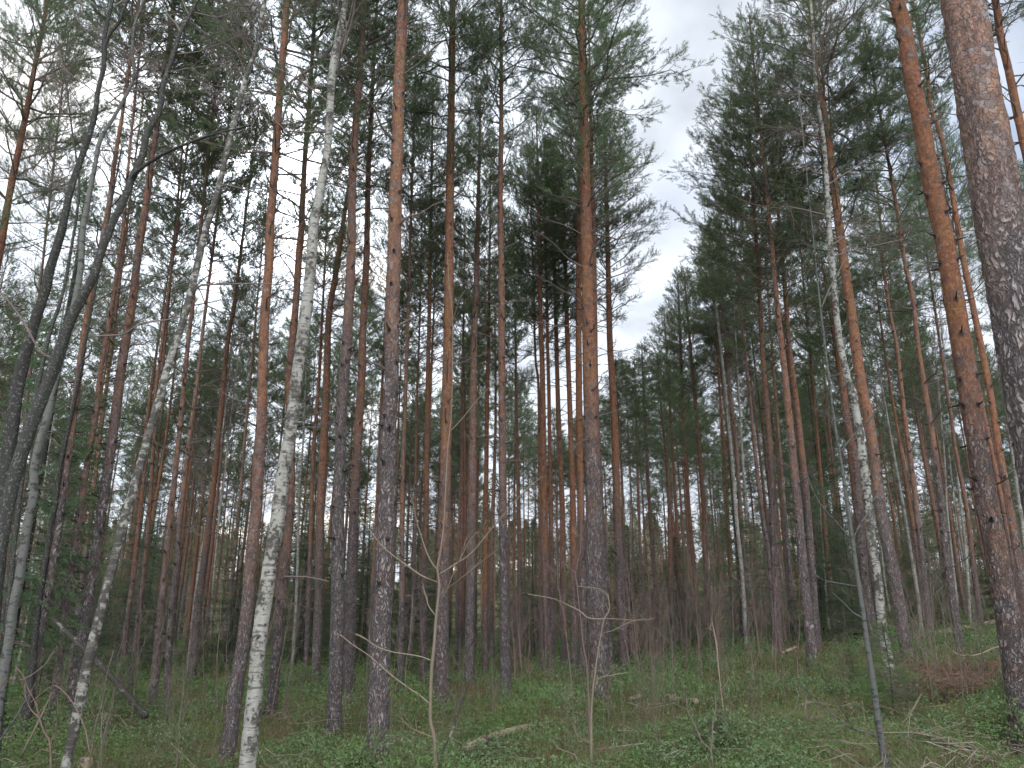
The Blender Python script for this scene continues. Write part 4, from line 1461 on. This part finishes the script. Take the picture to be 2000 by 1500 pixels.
w2 = obj('crowns', g_c.mesh('crowns', leafmat('far_foliage', ((0.105, 0.125, 0.070), (0.15, 0.155, 0.092), (0.14, 0.118, 0.080)), 2.0, 0.35, 0, 0.15), smooth=False), fw)
w2['kind'] = 'stuff'

# ------------------------------------------------------------------ understorey: bare saplings


def sapling_mesh(seed, H=3.0, mt=M_SAP, nb=14):
    rng = np.random.default_rng(seed)
    g = Geo()
    n = 10
    z = np.linspace(-0.05, H, n)
    wx = np.cumsum(rng.normal(size=n)) * 0.025 * H / 3
    wy = np.cumsum(rng.normal(size=n)) * 0.025 * H / 3
    st = np.stack([wx - wx[0], wy - wy[0], z], 1)
    tubes(g, st[None], np.linspace(0.0075 + 0.0015 * H, 0.0025, n)[None], 6)
    A, ar, B, br = [], [], [], []
    for b in range(nb):
        s = rng.uniform(0.22, 0.98)
        p = np.array([np.interp(s * H, z, st[:, 0]), np.interp(s * H, z, st[:, 1]), s * H])
        L = rng.uniform(0.25, 0.85) * (1.15 - 0.7 * s) * H / 3
        P = branch_curve(p, rng.uniform(0, 6.28), L, R(rng.uniform(25, 62)), rng.uniform(-0.1, 0.3), 5, rng, 0.08)
        A.append(P)
        ar.append(np.linspace(0.0042, 0.0020, 5))
        for q in range(4):
            i0 = rng.integers(1, 5)
            d = norm(norm(P[i0] - P[i0 - 1]) + rng.normal(size=3) * 0.5 + np.array([0, 0, 0.2]))
            l2 = rng.uniform(0.12, 0.36)
            B.append(np.stack([P[i0], P[i0] + d * l2 * 0.5, P[i0] + d * l2 + np.array([0, 0, 0.03])]))
            br.append([0.0024, 0.0019, 0.0014])
    tubes(g, np.array(A), np.array(ar), 4)
    tubes(g, np.array(B), np.array(br), 3)
    return g.mesh('sapling', mt)


SAPS = [sapling_mesh(800 + k, 3.0, M_SAP) for k in range(5)] + [sapling_mesh(820 + k, 3.0, M_REDSAP, 18) for k in range(5)]
sap_objs = []
rs = random.Random(77)
n = 0
tries = 0
while n < 285 and tries < 8000:
    tries += 1
    z = rs.random()
    if n >= 210:       # low thin stems near the camera
        z = 0.9
        u, Y = rs.uniform(20, 1990), rs.uniform(8.4, 13)
    elif z < 0.50:       # reddish thicket right of centre
        u, Y = rs.uniform(1000, 1560), rs.uniform(13, 27)
    elif z < 0.66:
        u, Y = rs.uniform(150, 800), rs.uniform(10, 24)
    elif z < 0.86:
        u, Y = rs.uniform(1750, 2050), rs.uniform(9.5, 24)
    else:
        u, Y = rs.uniform(-30, 2000), rs.uniform(9, 18)
    x = at(u, 1212, Y)[0].x
    if any((x - a) ** 2 + (Y - b) ** 2 < 0.10 for a, b in taken):
        continue
    red = (z < 0.5 and rs.random() < 0.75) or rs.random() < 0.3
    me = SAPS[rs.randrange(5, 10)] if red else SAPS[rs.randrange(0, 5)]
    s = rs.uniform(0.45, 1.0) if z < 0.5 else rs.uniform(0.30, 0.9)
    if n >= 210:
        s = rs.uniform(0.20, 0.48)
        me = SAPS[rs.randrange(0, 5)]
        red = False
    elif Y < 11:
        s *= 0.6
    o = obj('bare_sapling', me, loc=(x, Y, gzf(x, Y)), cat='sapling', group='bare saplings of the undergrowth')
    o.scale = (s, s, s * rs.uniform(0.85, 1.2))
    o.rotation_euler = (rs.gauss(0, 0.07), rs.gauss(0, 0.07), rs.uniform(0, 6.28))
    sap_objs.append((o, x, Y, red, s))
    n += 1


def stick(name, label, cat, Y, stems, material, extra_y=0.0, parts='branch'):
    """traced stem with traced branches: first polyline is the stem; each further one a child"""
    root = None
    for k, (pts, ws, *yo) in enumerate(stems):
        dy = yo[0] if yo else 0.0
        P, Rr = [], []
        m_ = len(pts)
        for i, ((u, v), w) in enumerate(zip(pts, ws)):
            p, dep = at(u, v, Y + dy * i / max(1, m_ - 1))
            P.append(np.array(p))
            Rr.append(w / 2 / F * dep)
        if k == 0:
            b = P[0].copy()
            g0 = gzf(b[0], b[1])
            if abs(b[2] - g0) < 0.8:
                b[2] = g0 - 0.05
                P[0][2] = b[2]
            root = obj(name, None, loc=b, label=label, cat=cat)
        P, Rr = resample(np.array(P) - b, np.array(Rr), 10 + 5 * len(pts))
        gg = Geo()
        rg = np.random.default_rng(k + int(abs(pts[0][0])))
        tubes(gg, P[None], 0.78 * Rr[None] * (1 + rg.normal(size=len(Rr))[None] * 0.05), 8 if k == 0 else 6)
        # fine twiglets
        if len(P) > 12:
            T_, tr_ = [], []
            for q in range(5 if k else 8):
                i0 = rg.integers(len(P) // 3, len(P) - 1)
                d = norm(norm(P[i0 + 1] - P[i0]) + rg.normal(size=3) * 0.7)
                l2 = rg.uniform(0.05, 0.22)
                T_.append(np.stack([P[i0], P[i0] + d * l2 * 0.5, P[i0] + d * l2]))
                tr_.append([0.003, 0.0024, 0.0015])
            tubes(gg, np.array(T_), np.array(tr_), 3)
        nm = 'stem' if k == 0 else parts
        obj(nm, gg.mesh(nm, material), root)
    return root


stick('forked_sapling', 'beige forked leafless sapling in front of the straight orange pine', 'sapling', 8.2, [
    ([(854, 1500), (849, 1450), (841, 1410), (841, 1370), (843, 1310), (848, 1260), (852, 1205), (858, 1150), (857, 1130), (854, 1110), (860, 1078), (867, 1020), (874, 885), (881, 815), (884, 710), (883, 605), (877, 552), (874, 500)],
     [11, 10, 9.5, 9, 9, 8.5, 7.5, 6.5, 6, 5.5, 5, 4.2, 3.4, 3, 2.6, 2.2, 1.8, 1.4]),
    ([(858, 1122), (880, 1108), (921, 1080), (950, 1045), (980, 1010), (1000, 985), (1030, 955), (1060, 930)], [4.5, 4, 3.4, 3, 2.6, 2.2, 1.8, 1.4], -0.8),
    ([(898, 1095), (912, 1065), (928, 1043), (940, 1035), (950, 1018)], [2.6, 2.4, 2, 1.8, 1.4], -0.3),
    ([(857, 1138), (825, 1125), (800, 1108), (750, 1070), (718, 1030), (700, 1010)], [4, 3.6, 3.2, 2.6, 2, 1.5], 0.5),
    ([(853, 1112), (843, 1098), (832, 1075), (822, 1045), (812, 1010), (806, 975)], [4, 3.6, 3.2, 2.8, 2.2, 1.5], 0.4),
    ([(860, 1175), (873, 1150), (890, 1110), (898, 1090), (912, 1050)], [3.4, 3, 2.4, 2, 1.4], -0.4),
    ([(873, 1150), (910, 1122), (950, 1090), (975, 1070)], [2.4, 2, 1.8, 1.3], -0.5),
    ([(853, 1205), (838, 1185), (832, 1165), (826, 1145)], [3, 2.6, 2.4, 1.8], 0.3),
    ([(843, 1290), (820, 1282), (790, 1277), (765, 1273), (735, 1262), (710, 1245), (695, 1238)], [3.4, 3, 2.8, 2.6, 2.4, 2, 1.5], 0.5),
    ([(841, 1376), (820, 1358), (800, 1345), (760, 1315), (720, 1280), (690, 1260), (665, 1240)], [4, 3.6, 3.2, 2.8, 2.4, 2, 1.4], 0.4),
    ([(845, 1440), (820, 1430), (800, 1420), (785, 1405), (775, 1395)], [3, 2.8, 2.4, 2, 1.5], -0.3),
    ([(879, 843), (905, 815), (933, 780), (965, 748), (986, 729)], [2.6, 2.2, 2, 1.8, 1.4], -0.5),
    ([(883, 630), (891, 605), (898, 584), (909, 566)], [2, 1.8, 1.6, 1.3], -0.2),
], M_BEIGE)
stick('dark_sapling', 'dark curved sapling rising right of the beige forked sapling\'s foot', 'sapling', 8.0, [
    ([(857, 1500), (862, 1480), (878, 1440), (890, 1410), (900, 1375), (912, 1345), (917, 1312)], [5.5, 5.5, 5, 4.6, 4, 3.4, 2.6]),
    ([(894, 1392), (885, 1365), (876, 1350), (866, 1330)], [3, 2.6, 2.2, 1.6], 0.2),
    ([(916, 1316), (905, 1290), (896, 1300), (882, 1280)], [2, 1.8, 1.6, 1.2], 0.2),
    ([(900, 1298), (912, 1275), (925, 1250)], [2, 1.8, 1.2], -0.2),
], M_FALLENDARK)
stick('crooked_sapling', 'crooked pale sapling with an S-bend before the thick centre-right pine', 'sapling', 8.4, [
    ([(1155, 1505), (1155, 1450), (1155, 1400), (1157, 1360), (1163, 1310), (1167, 1280), (1172, 1250), (1180, 1210), (1190, 1192), (1189, 1172), (1183, 1158), (1165, 1149), (1145, 1147), (1128, 1145)],
     [8, 7, 6, 5, 4.4, 4, 3.6, 3.2, 3, 3, 2.8, 2.4, 2, 1.5]),
    ([(1180, 1209), (1150, 1207), (1130, 1192), (1090, 1173), (1075, 1168), (1030, 1160)], [3, 3, 2.6, 2.2, 1.8, 1.4], 0.4),
    ([(1181, 1208), (1220, 1210), (1250, 1212), (1278, 1208)], [2.4, 2.2, 1.8, 1.3], -0.3),
    ([(1178, 1237), (1200, 1230), (1230, 1215), (1262, 1208)], [2.2, 2, 1.6, 1.2], -0.4),
    ([(1162, 1345), (1170, 1325), (1200, 1318), (1225, 1314)], [2.4, 2.2, 1.8, 1.2], 0.3),
    ([(1152, 1452), (1135, 1442), (1125, 1432), (1121, 1420)], [2.6, 2.4, 2, 1.4], 0.2),
    ([(1160, 1480), (1175, 1465), (1188, 1458)], [2.6, 2.2, 1.5], -0.2),
], M_BEIGE)
stick('thin_sapling', 'thin orange-brown sapling crossing the left side of the thick centre-right pine', 'sapling', 9.2, [
    ([(1154, 1440), (1151, 1400), (1149, 1350), (1146, 1300), (1140, 1265), (1136, 1230), (1132, 1190), (1127, 1145), (1124, 1120), (1128, 1100), (1134, 1070), (1136, 1030), (1137, 980), (1135, 920)],
     [6, 5.4, 5, 4.6, 4, 3.6, 3.2, 3, 2.8, 2.6, 2.4, 2, 1.8, 1.3]),
    ([(1124, 1120), (1110, 1108), (1096, 1097)], [2.2, 2, 1.4], 0.2),
    ([(1134, 1048), (1124, 1042), (1119, 1036)], [2, 1.6, 1.2], 0.1),
], M_REDSAP)
stick('broken_stick', 'pale snapped sapling stem with a splintered top, right of centre', 'dead stem', 11.5, [
    ([(1414, 1410), (1412, 1380), (1408, 1350), (1405, 1320), (1402, 1290), (1400, 1262), (1396, 1240), (1391, 1216)], [4, 3.6, 3.4, 3.2, 3.2, 3.4, 3.8, 1.2]),
    ([(1394, 1232), (1388, 1230), (1383, 1227)], [2.4, 2, 1], 0.1)], M_BEIGE)
stick('grey_sapling', 'dark forked sapling at the bottom edge right of centre', 'sapling', 8.0, [
    ([(1391, 1500), (1389, 1470), (1372, 1450), (1362, 1428), (1352, 1405), (1343, 1388), (1338, 1350), (1330, 1330)], [5, 5, 4.4, 4, 3.6, 3, 2.4, 1.6]),
    ([(1389, 1470), (1391, 1440), (1392, 1415), (1398, 1385), (1396, 1350)], [4, 3.6, 3.2, 2.6, 1.8], 0.2)], M_SAP)
stick('leaning_sapling', 'dark thin stem leaning left toward the bent grey sapling\'s foot', 'dead stem', 9.4, [
    ([(1724, 1492), (1700, 1468), (1670, 1428), (1650, 1395), (1635, 1370), (1612, 1330), (1600, 1305)], [3.6, 3.6, 3.4, 3.2, 3, 2.6, 2])], M_FALLENDARK)
stick('bent_sapling', 'pale bent stem arching low before the thick orange pine\'s foot', 'dead stem', 10.8, [
    ([(1962, 1300), (1960, 1275), (1950, 1264), (1935, 1268), (1918, 1276), (1895, 1281), (1870, 1278), (1852, 1264), (1844, 1255)], [4, 4, 4, 4, 4.2, 4, 3.6, 3, 2])], M_BEIGE)
stick('dead_stick', 'pale straight stick slanting up from the ferny ground right of the grey sapling', 'dead stem', 9.8, [
    ([(1744, 1446), (1752, 1432), (1762, 1415), (1783, 1385), (1800, 1355)], [2.8, 3.4, 3.4, 3, 2.4]),
    ([(1781, 1386), (1787, 1386), (1788, 1392)], [2, 1.8, 1.2], 0.1)], M_BEIGE)
stick('straight_sapling', 'dark straight sapling stem, left of two below the right-hand pines', 'sapling', 9.0, [
    ([(1905, 1500), (1896, 1450), (1887, 1400), (1880, 1350), (1876, 1300), (1868, 1240), (1862, 1190)], [4, 3.8, 3.6, 3.2, 2.8, 2.2, 1.5])], M_SAP)
stick('straight_sapling', 'dark straight sapling stem, right of two below the right-hand pines', 'sapling', 9.0, [
    ([(1950, 1500), (1940, 1450), (1930, 1400), (1922, 1350), (1920, 1300), (1914, 1240), (1910, 1200)], [4.4, 4, 3.6, 3.2, 2.8, 2.2, 1.5])], M_SAP)
stick('bare_shrub', 'leafless upright shrub stems at the bottom left beside the birch', 'shrub', 8.6, [
    ([(175, 1500), (180, 1455), (188, 1410), (200, 1370), (208, 1320), (222, 1270)], [4.5, 4, 3.6, 3, 2.4, 1.5]),
    ([(188, 1412), (172, 1370), (160, 1345), (150, 1335)], [2.4, 2, 1.6, 1.2], 0.2)], M_SAP)
stick('bare_shrub', 'leafless forked shrub left of the tall red-brown pine, at the bottom', 'shrub', 8.8, [
    ([(192, 1500), (198, 1460), (205, 1430), (214, 1395), (219, 1370)], [4, 3.6, 3, 2.4, 1.6]),
    ([(198, 1465), (198, 1420), (201, 1385), (210, 1355)], [2.8, 2.4, 2, 1.4], 0.2)], M_SAP)
stick('bare_shrub', 'reddish leafless shrub arching over the bottom left corner', 'shrub', 8.2, [
    ([(112, 1500), (98, 1460), (86, 1430), (76, 1400), (70, 1375), (55, 1345), (45, 1320), (30, 1300)], [5, 4.6, 4, 3.6, 3, 2.6, 2, 1.4]),
    ([(76, 1402), (60, 1385), (50, 1360), (48, 1335)], [3, 2.6, 2, 1.4], 0.3),
    ([(60, 1372), (90, 1348), (110, 1340), (140, 1370), (165, 1420), (175, 1470)], [2.4, 2.2, 2, 2, 1.8, 1.4], -0.3)], M_REDSAP)
stick('bent_twig', 'long thin green-brown twig arching across the left edge', 'dead stem', 7.4, [
    ([(-30, 1420), (0, 1345), (35, 1331), (62, 1318), (88, 1298), (100, 1280), (112, 1262)], [3.4, 3.2, 3, 2.6, 2.2, 1.8, 1.3])], M_SAP)

# dead leaning poles and fallen wood


def log_between(name, label, p0, p1, r0, r1, material, sides=12, bend=0.05, stubs=3, seed=1, cat='fallen log'):
    p0, p1 = np.array(p0, float), np.array(p1, float)
    rg = np.random.default_rng(seed)
    m_ = (p0 + p1) / 2 + rg.normal(size=3) * bend * np.array([1, 1, 0.3])
    L = np.linalg.norm(p1 - p0)
    line = smooth_line(np.array([p0, m_, p1]) - p0, max(8, int(L / 0.08)))
    rad = np.linspace(r0, r1, len(line)) * (1 + rg.normal(size=len(line)) * 0.03)
    g = Geo()
    ridge = 1 + rg.normal(size=(1, len(line), sides)) * 0.05
    tubes(g, line[None], rad[None], sides, ridge=ridge)
    for e, i in ((0, 0), (1, len(line) - 1)):
        c = line[i]
        base = (len(line) - 1) * sides if e else 0
        g.v.append(np.array([c], dtype=np.float32))
        g.at.append(np.zeros(1, np.float32))
        ci = g.n
        g.n += 1
        tri = [[ci, base + (k + 1) % sides, base + k] if not e else [ci, base + k, base + (k + 1) % sides] for k in range(sides)]
        g.t.append(np.array(tri, dtype=np.int32))
    if stubs:
        T_, tr_ = [], []
        for k in range(stubs):
            i0 = rg.integers(1, len(line) - 1)
            d = norm(rg.normal(size=3) + np.array([0, 0, 0.7]))
            T_.append(np.stack([line[i0], line[i0] + d * rad[i0] * 1.2, line[i0] + d * (rad[i0] + rg.uniform(0.04, 0.22))]))
            tr_.append([0.012, 0.009, 0.005])
        tubes(g, np.array(T_), np.array(tr_) * min(1, r0 / 0.05), 5)
    return obj(name, g.mesh(name, material), loc=p0, label=label, cat=cat)


def gp(u, v, dz=0.0):
    p = on_ground(u, v)
    return (p.x, p.y, p.z + dz)


a, _ = at(102, 1208, 10.8)
b_ = Vector(gp(287, 1400))
b_, _ = at(287, 1400, 10.2)
log_between('dead_pole', 'dark dead pole slanting down to the right behind the leaning grey birch', b_, a, 0.036, 0.030, M_FALLENDARK, stubs=4, seed=3, cat='dead pole')
log_between('fallen_log', 'long pale fallen log at the bottom right of the beige sapling', gp(908, 1490, 0.15), gp(1052, 1444, 0.18), 0.050, 0.035, M_FALLEN, seed=4, stubs=2)
log_between('fallen_log', 'short pale cut log, left of two below the orange cluster', gp(1232, 1392, 0.18), gp(1250, 1388, 0.19), 0.045, 0.045, M_FALLEN, seed=5, stubs=0)
log_between('fallen_log', 'pale log with dark left end, right of two below the orange cluster', gp(1304, 1390, 0.22), gp(1362, 1399, 0.20), 0.05, 0.045, M_FALLEN, seed=6, stubs=1)
log_between('fallen_tree', 'long thin fallen trunk lying behind the birch pair toward the right edge', gp(1745, 1262, 0.12), gp(1955, 1240, 0.40), 0.10, 0.07, M_FALLEN, seed=7, stubs=9, bend=0.2, cat='fallen tree')
log_between('fallen_log', 'broken log jutting out right of a grey-footed pine', gp(1530, 1300, 0.25), gp(1560, 1292, 0.30), 0.045, 0.025, M_FALLEN, seed=8, stubs=3, bend=0.02)
log_between('fallen_branch', 'splintered pale branch lying on green cover at the lower right', gp(1790, 1448, 0.10), gp(1905, 1478, 0.06), 0.03, 0.018, M_FALLEN, seed=9, stubs=7, cat='fallen branch')
log_between('fallen_branch', 'thin pale branch lying left of the crooked pale sapling', gp(1012, 1385, 0.12), gp(1042, 1368, 0.2), 0.02, 0.012, M_FALLEN, seed=10, stubs=2, cat='fallen branch')
log_between('stump', 'pale cut stump top at the bottom edge beside the leaning grey birch', gp(161, 1520, 0.0), tuple(np.array(gp(161, 1520)) + np.array([0.01, 0, 0.20])), 0.085, 0.07, M_FALLEN, seed=12, stubs=0, cat='stump', bend=0.0)
log_between('leaning_pole', 'pale thin pole slanting from the bottom left among the reddish shrubs', tuple(at(40, 1480, 8.6)[0]), tuple(at(102, 1352, 8.9)[0]), 0.012, 0.008, M_BEIGE, seed=13, stubs=1, cat='dead pole')
log_between('leaning_pole', 'grey thin pole crossing at the left corner beside the dark trunk', tuple(at(-5, 1452, 8.0)[0]), tuple(at(72, 1330, 8.6)[0]), 0.012, 0.007, M_GREY, seed=14, stubs=1, cat='dead pole')

rl = np.random.default_rng(44)
gl_ = Geo()
T_, tr_ = [], []
for k in range(1500):
    y = 6.5 + 20 * rl.random() ** 1.6
    x = rl.uniform(-0.75, 0.75) * y
    L = rl.uniform(0.15, 0.9)
    an = rl.uniform(0, 6.28)
    d = np.array([math.cos(an), math.sin(an), rl.normal() * 0.22])
    c = np.array([x, y, gzf(x, y) + rl.uniform(0.06, 0.26)])
    n_ = rl.normal(size=3) * 0.05
    T_.append(np.stack([c - d * L / 2, c - d * L * 0.15 + n_, c + d * L * 0.2 - n_ * 0.6, c + d * L / 2]))
    r = rl.uniform(0.002, 0.006)
    tr_.append([r, r * 0.9, r * 0.7, r * 0.4])
tubes(gl_, np.array(T_), np.array(tr_), 4)
obj('twig_litter', gl_.mesh('twig_litter', simple_bark('litter', (0.10, 0.08, 0.06), (0.24, 0.20, 0.15), (0.07, 0.05, 0.04), 2.0, 0.55, 0.7)), kind='stuff', label='litter of thin dead twigs over the forest floor', cat='twigs')

# brushwood heap at the right: a mass of dead twigs nobody could count
rb2 = np.random.default_rng(31)
gb = Geo()
T_, tr_ = [], []
for k in range(1100):
    c = np.array(gp(1770 + rb2.uniform(0, 215), 1322 + rb2.uniform(0, 52)))
    L = rb2.uniform(0.15, 0.8)
    d = norm(np.array([rb2.normal(), rb2.normal() * 0.7, rb2.normal() * 0.35]))
    c = c + np.array([0, 0, rb2.uniform(0.02, 0.28)])
    T_.append(np.stack([c - d * L / 2, c + rb2.normal(size=3) * 0.03, c + d * L / 2]))
    r = rb2.uniform(0.002, 0.007)
    tr_.append([r, r * 0.9, r * 0.5])
tubes(gb, np.array(T_), np.array(tr_), 4)
M_BRUSH = simple_bark('brushwood', (0.13, 0.075, 0.052), (0.23, 0.145, 0.10), (0.08, 0.06, 0.045), 2.0, 0.55, 0.7)
obj('brushwood', gb.mesh('brushwood', M_BRUSH), kind='stuff', label='rusty brown heap of dead brushwood below the right-hand pines', cat='brushwood')

# ------------------------------------------------------------------ ground cover
rc = np.random.default_rng(61)


def scatter(n, r0=4.5, r1=62, power=1.4, amax=0.80):
    # density falls with distance so that near and far look equally full
    u = rc.uniform(0, 1, n)
    e = 2 - power
    r = (r0 ** e + u * (r1 ** e - r0 ** e)) ** (1 / e)
    a = rc.uniform(-amax, amax, n)
    return r * np.sin(a), r * np.cos(a), r


_CW = [(_rng.uniform(0, 6.28), _rng.uniform(0.55, 2.6), _rng.uniform(0, 6.28)) for _k in range(14)]


def clump(x, y, f, ph=0.0):
    s = 0
    for k, (a, fr, p) in enumerate(_CW):
        a = a + ph * (k + 1)
        s = s + np.sin((x * math.cos(a) + y * math.sin(a)) * fr * f * 1.6 + p + ph * k) / (0.8 + 0.3 * fr)
    return np.clip(0.5 + s * 0.135, 0, 1)


def leaf_layer(n, size, hgt, material, name, label, cat, thr=0.0, f=1.3, ph=0.0, asp=0.55, flat=0.5, power=1.4, r1=62):
    x, y, r = scatter(n, r1=r1, power=power)
    c = clump(x, y, f, ph)
    keep = (c > thr + rc.uniform(-0.12, 0.12, n))
    x, y, r, c = x[keep], y[keep], r[keep], c[keep]
    n = len(x)
    # a shoot carries several leaves: cluster positions
    K = 6
    cl = rc.integers(0, n, n // 1)
    base = np.stack([x, y], 1)
    hh = hgt * (0.25 + 0.95 * np.clip((c - thr) / (1 - thr), 0, 1))
    z = gz(x, y) + hh * rc.uniform(0.15, 1.0, n) ** 0.6
    P = np.stack([x, y, z], 1)
    P = np.repeat(P, K, axis=0) + rc.normal(size=(n * K, 3)) * np.repeat((0.022 + 0.0018 * r)[:, None], K, axis=0)
    s = np.repeat(size * (0.80 + 0.045 * r), K) * rc.uniform(0.6, 1.25, n * K)
    nr = norm(rc.normal(size=(n * K, 3)) * np.array([1, 1, 1]) + np.array([0, 0, flat]))
    a = norm(np.cross(nr, rc.normal(size=(n * K, 3))))
    b = np.cross(nr, a)
    V = np.stack([P - a * s[:, None], P + b * s[:, None] * asp, P + a * s[:, None], P - b * s[:, None] * asp], axis=1)
    g = Geo()
    g.add(V.reshape(-1, 3), q=np.arange(n * K * 4).reshape(-1, 4))
    return obj(name, g.mesh(name, material, smooth=False), kind='stuff', label=label, cat=cat)


M_LING = leafmat('lingonberry_leaf', ((0.040, 0.068, 0.024), (0.165, 0.21, 0.105), (0.095, 0.140, 0.046)), 30.0, 0.25, 0, 0.9)
M_BLUE = leafmat('bilberry_leaf', ((0.058, 0.085, 0.026), (0.135, 0.165, 0.058), (0.155, 0.165, 0.062), (0.115, 0.08, 0.048)), 25.0, 0.3, 0, 0.7)
M_GRASS = leafmat('grass_blade', ((0.10, 0.135, 0.05), (0.18, 0.205, 0.09), (0.20, 0.18, 0.105)), 20.0, 0.3, 0, 0.8)
M_HEATH = leafmat('heath_stem', ((0.06, 0.040, 0.028), (0.12, 0.082, 0.055), (0.16, 0.085, 0.055)), 20.0, 0.1, 0, 0.8)
leaf_layer(125000, 0.0145, 0.46, M_LING, 'lingonberry_cover', 'glossy dark green lingonberry cover in low mounds on the forest floor', 'ground cover', thr=0.36, f=1.0, ph=0.3)
leaf_layer(85000, 0.0110, 0.16, M_BLUE, 'bilberry_cover', 'low mossy green bilberry carpet between the trunks', 'ground cover', thr=0.0, f=0.9, ph=2.0, flat=1.0)


def blades(n, L, w, material, name, label, cat, thr, f, ph, lean=0.35, r1=45):
    x, y, r = scatter(n, r1=r1)
    c = clump(x, y, f, ph)
    k = c > thr + rc.uniform(-0.15, 0.15, n)
    x, y, r = x[k], y[k], r[k]
    n = len(x)
    b = np.stack([x, y, gz(x, y) - 0.01], 1)
    d = norm(np.concatenate([rc.normal(size=(n, 2)) * lean, np.ones((n, 1))], 1))
    l = L * rc.uniform(0.5, 1.3, n)[:, None]
    sd = norm(np.cross(d, rc.normal(size=(n, 3)))) * (w * (0.7 + 0.06 * r))[:, None]
    mid = b + d * l * 0.6
    tip = b + d * l + np.concatenate([rc.normal(size=(n, 2)) * 0.25, -0.1 * np.ones((n, 1))], 1) * l
    V = np.stack([b - sd, b + sd, mid + sd * 0.7, mid - sd * 0.7, tip], 1)
    i = np.arange(n)[:, None] * 5
    g = Geo()
    g.add(V.reshape(-1, 3), q=i + np.array([[0, 1, 2, 3]]), t=i + np.array([[3, 2, 4]]))
    return obj(name, g.mesh(name, material, smooth=False), kind='stuff', label=label, cat=cat)


blades(80000, 0.20, 0.0016, M_GRASS, 'forest_grass', 'thin green grass tufts on the forest floor', 'grass', 0.45, 0.7, 4.0)
blades(60000, 0.36, 0.0018, M_HEATH, 'dry_heath_stems', 'thin brown stems of dry heath and bilberry standing in patches', 'undergrowth', 0.45, 0.8, 1.0, 0.3)

# ------------------------------------------------------------------ labels of the countable background
LM = [(-300, 'the left edge'), (-20, 'the left edge'), (66, 'the leftmost slim pine'), (186, 'the leaning birch'), (478, 'the red-brown pine'), (560, 'the thin orange pine'),
      (658, 'the grey-barked pine'), (747, 'the broadest left-centre pine'), (864, 'the straight orange pine'), (986, 'the middle pine'),
      (1165, 'the thick centre-right pine'), (1215, 'the lone orange pine'), (1515, 'the brown pine'), (1578, 'the sturdy grey-footed pine'), (1690, 'the bent sapling'),
      (1760, 'the entwined pine'), (1866, 'the well-branched pine'), (1968, 'the thick orange pine'), (2400, 'the right edge')]
ORD = ['first', 'second', 'third', 'fourth', 'fifth', 'sixth', 'seventh', 'eighth', 'ninth', 'tenth', 'eleventh', 'twelfth', 'thirteenth', 'fourteenth', 'fifteenth',
       'sixteenth', 'seventeenth', 'eighteenth', 'nineteenth', 'twentieth'] + ['twenty-' + q for q in ('first', 'second', 'third', 'fourth', 'fifth', 'sixth', 'seventh', 'eighth', 'ninth')] + \
      ['thirtieth'] + ['thirty-' + q for q in ('first', 'second', 'third', 'fourth', 'fifth', 'sixth', 'seventh', 'eighth', 'ninth')] + ['fortieth'] + ['forty-' + q for q in ('first', 'second', 'third', 'fourth', 'fifth', 'sixth', 'seventh', 'eighth', 'ninth')] + \
      ['fiftieth'] + ['fifty-' + q for q in ('first', 'second', 'third', 'fourth', 'fifth', 'sixth', 'seventh', 'eighth', 'ninth')] + ['sixtieth'] + ['sixty-' + q for q in ('first', 'second', 'third', 'fourth', 'fifth', 'sixth', 'seventh', 'eighth', 'ninth')]


def number(items, word):
    """items: (object, x, y): label each by its place between two landmark trunks"""
    buckets = {}
    for o, x, y in items:
        p = project((x, y, gzf(x, y) + 0.5))
        u = p[0] if p else 0
        for k in range(len(LM) - 1):
            if LM[k][0] <= u < LM[k + 1][0]:
                buckets.setdefault(k, []).append((u, o))
                break
        else:
            buckets.setdefault(0, []).append((u, o))
    for k, lst in buckets.items():
        lst.sort(key=lambda q: q[0])
        for i, (u, o) in enumerate(lst):
            o['label'] = f'{word}, {ORD[i]} rightward from {LM[k][1]} before {LM[k + 1][1]}' if LM[k][1] != LM[k + 1][1] else f'{word}, {ORD[i]} from the left outside {LM[k][1]}'


number([(o, o.location.x, o.location.y) for o in mid_objs], 'mid-distance pine')
number(fill_objs, 'thin far pine')
number(under_s, 'understorey spruce')
number(under_b, 'slim far birch')
number([(o, x, y) for o, x, y, red, s in sap_objs if red], 'reddish bare sapling')
number([(o, x, y) for o, x, y, red, s in sap_objs if not red], 'brown bare sapling')
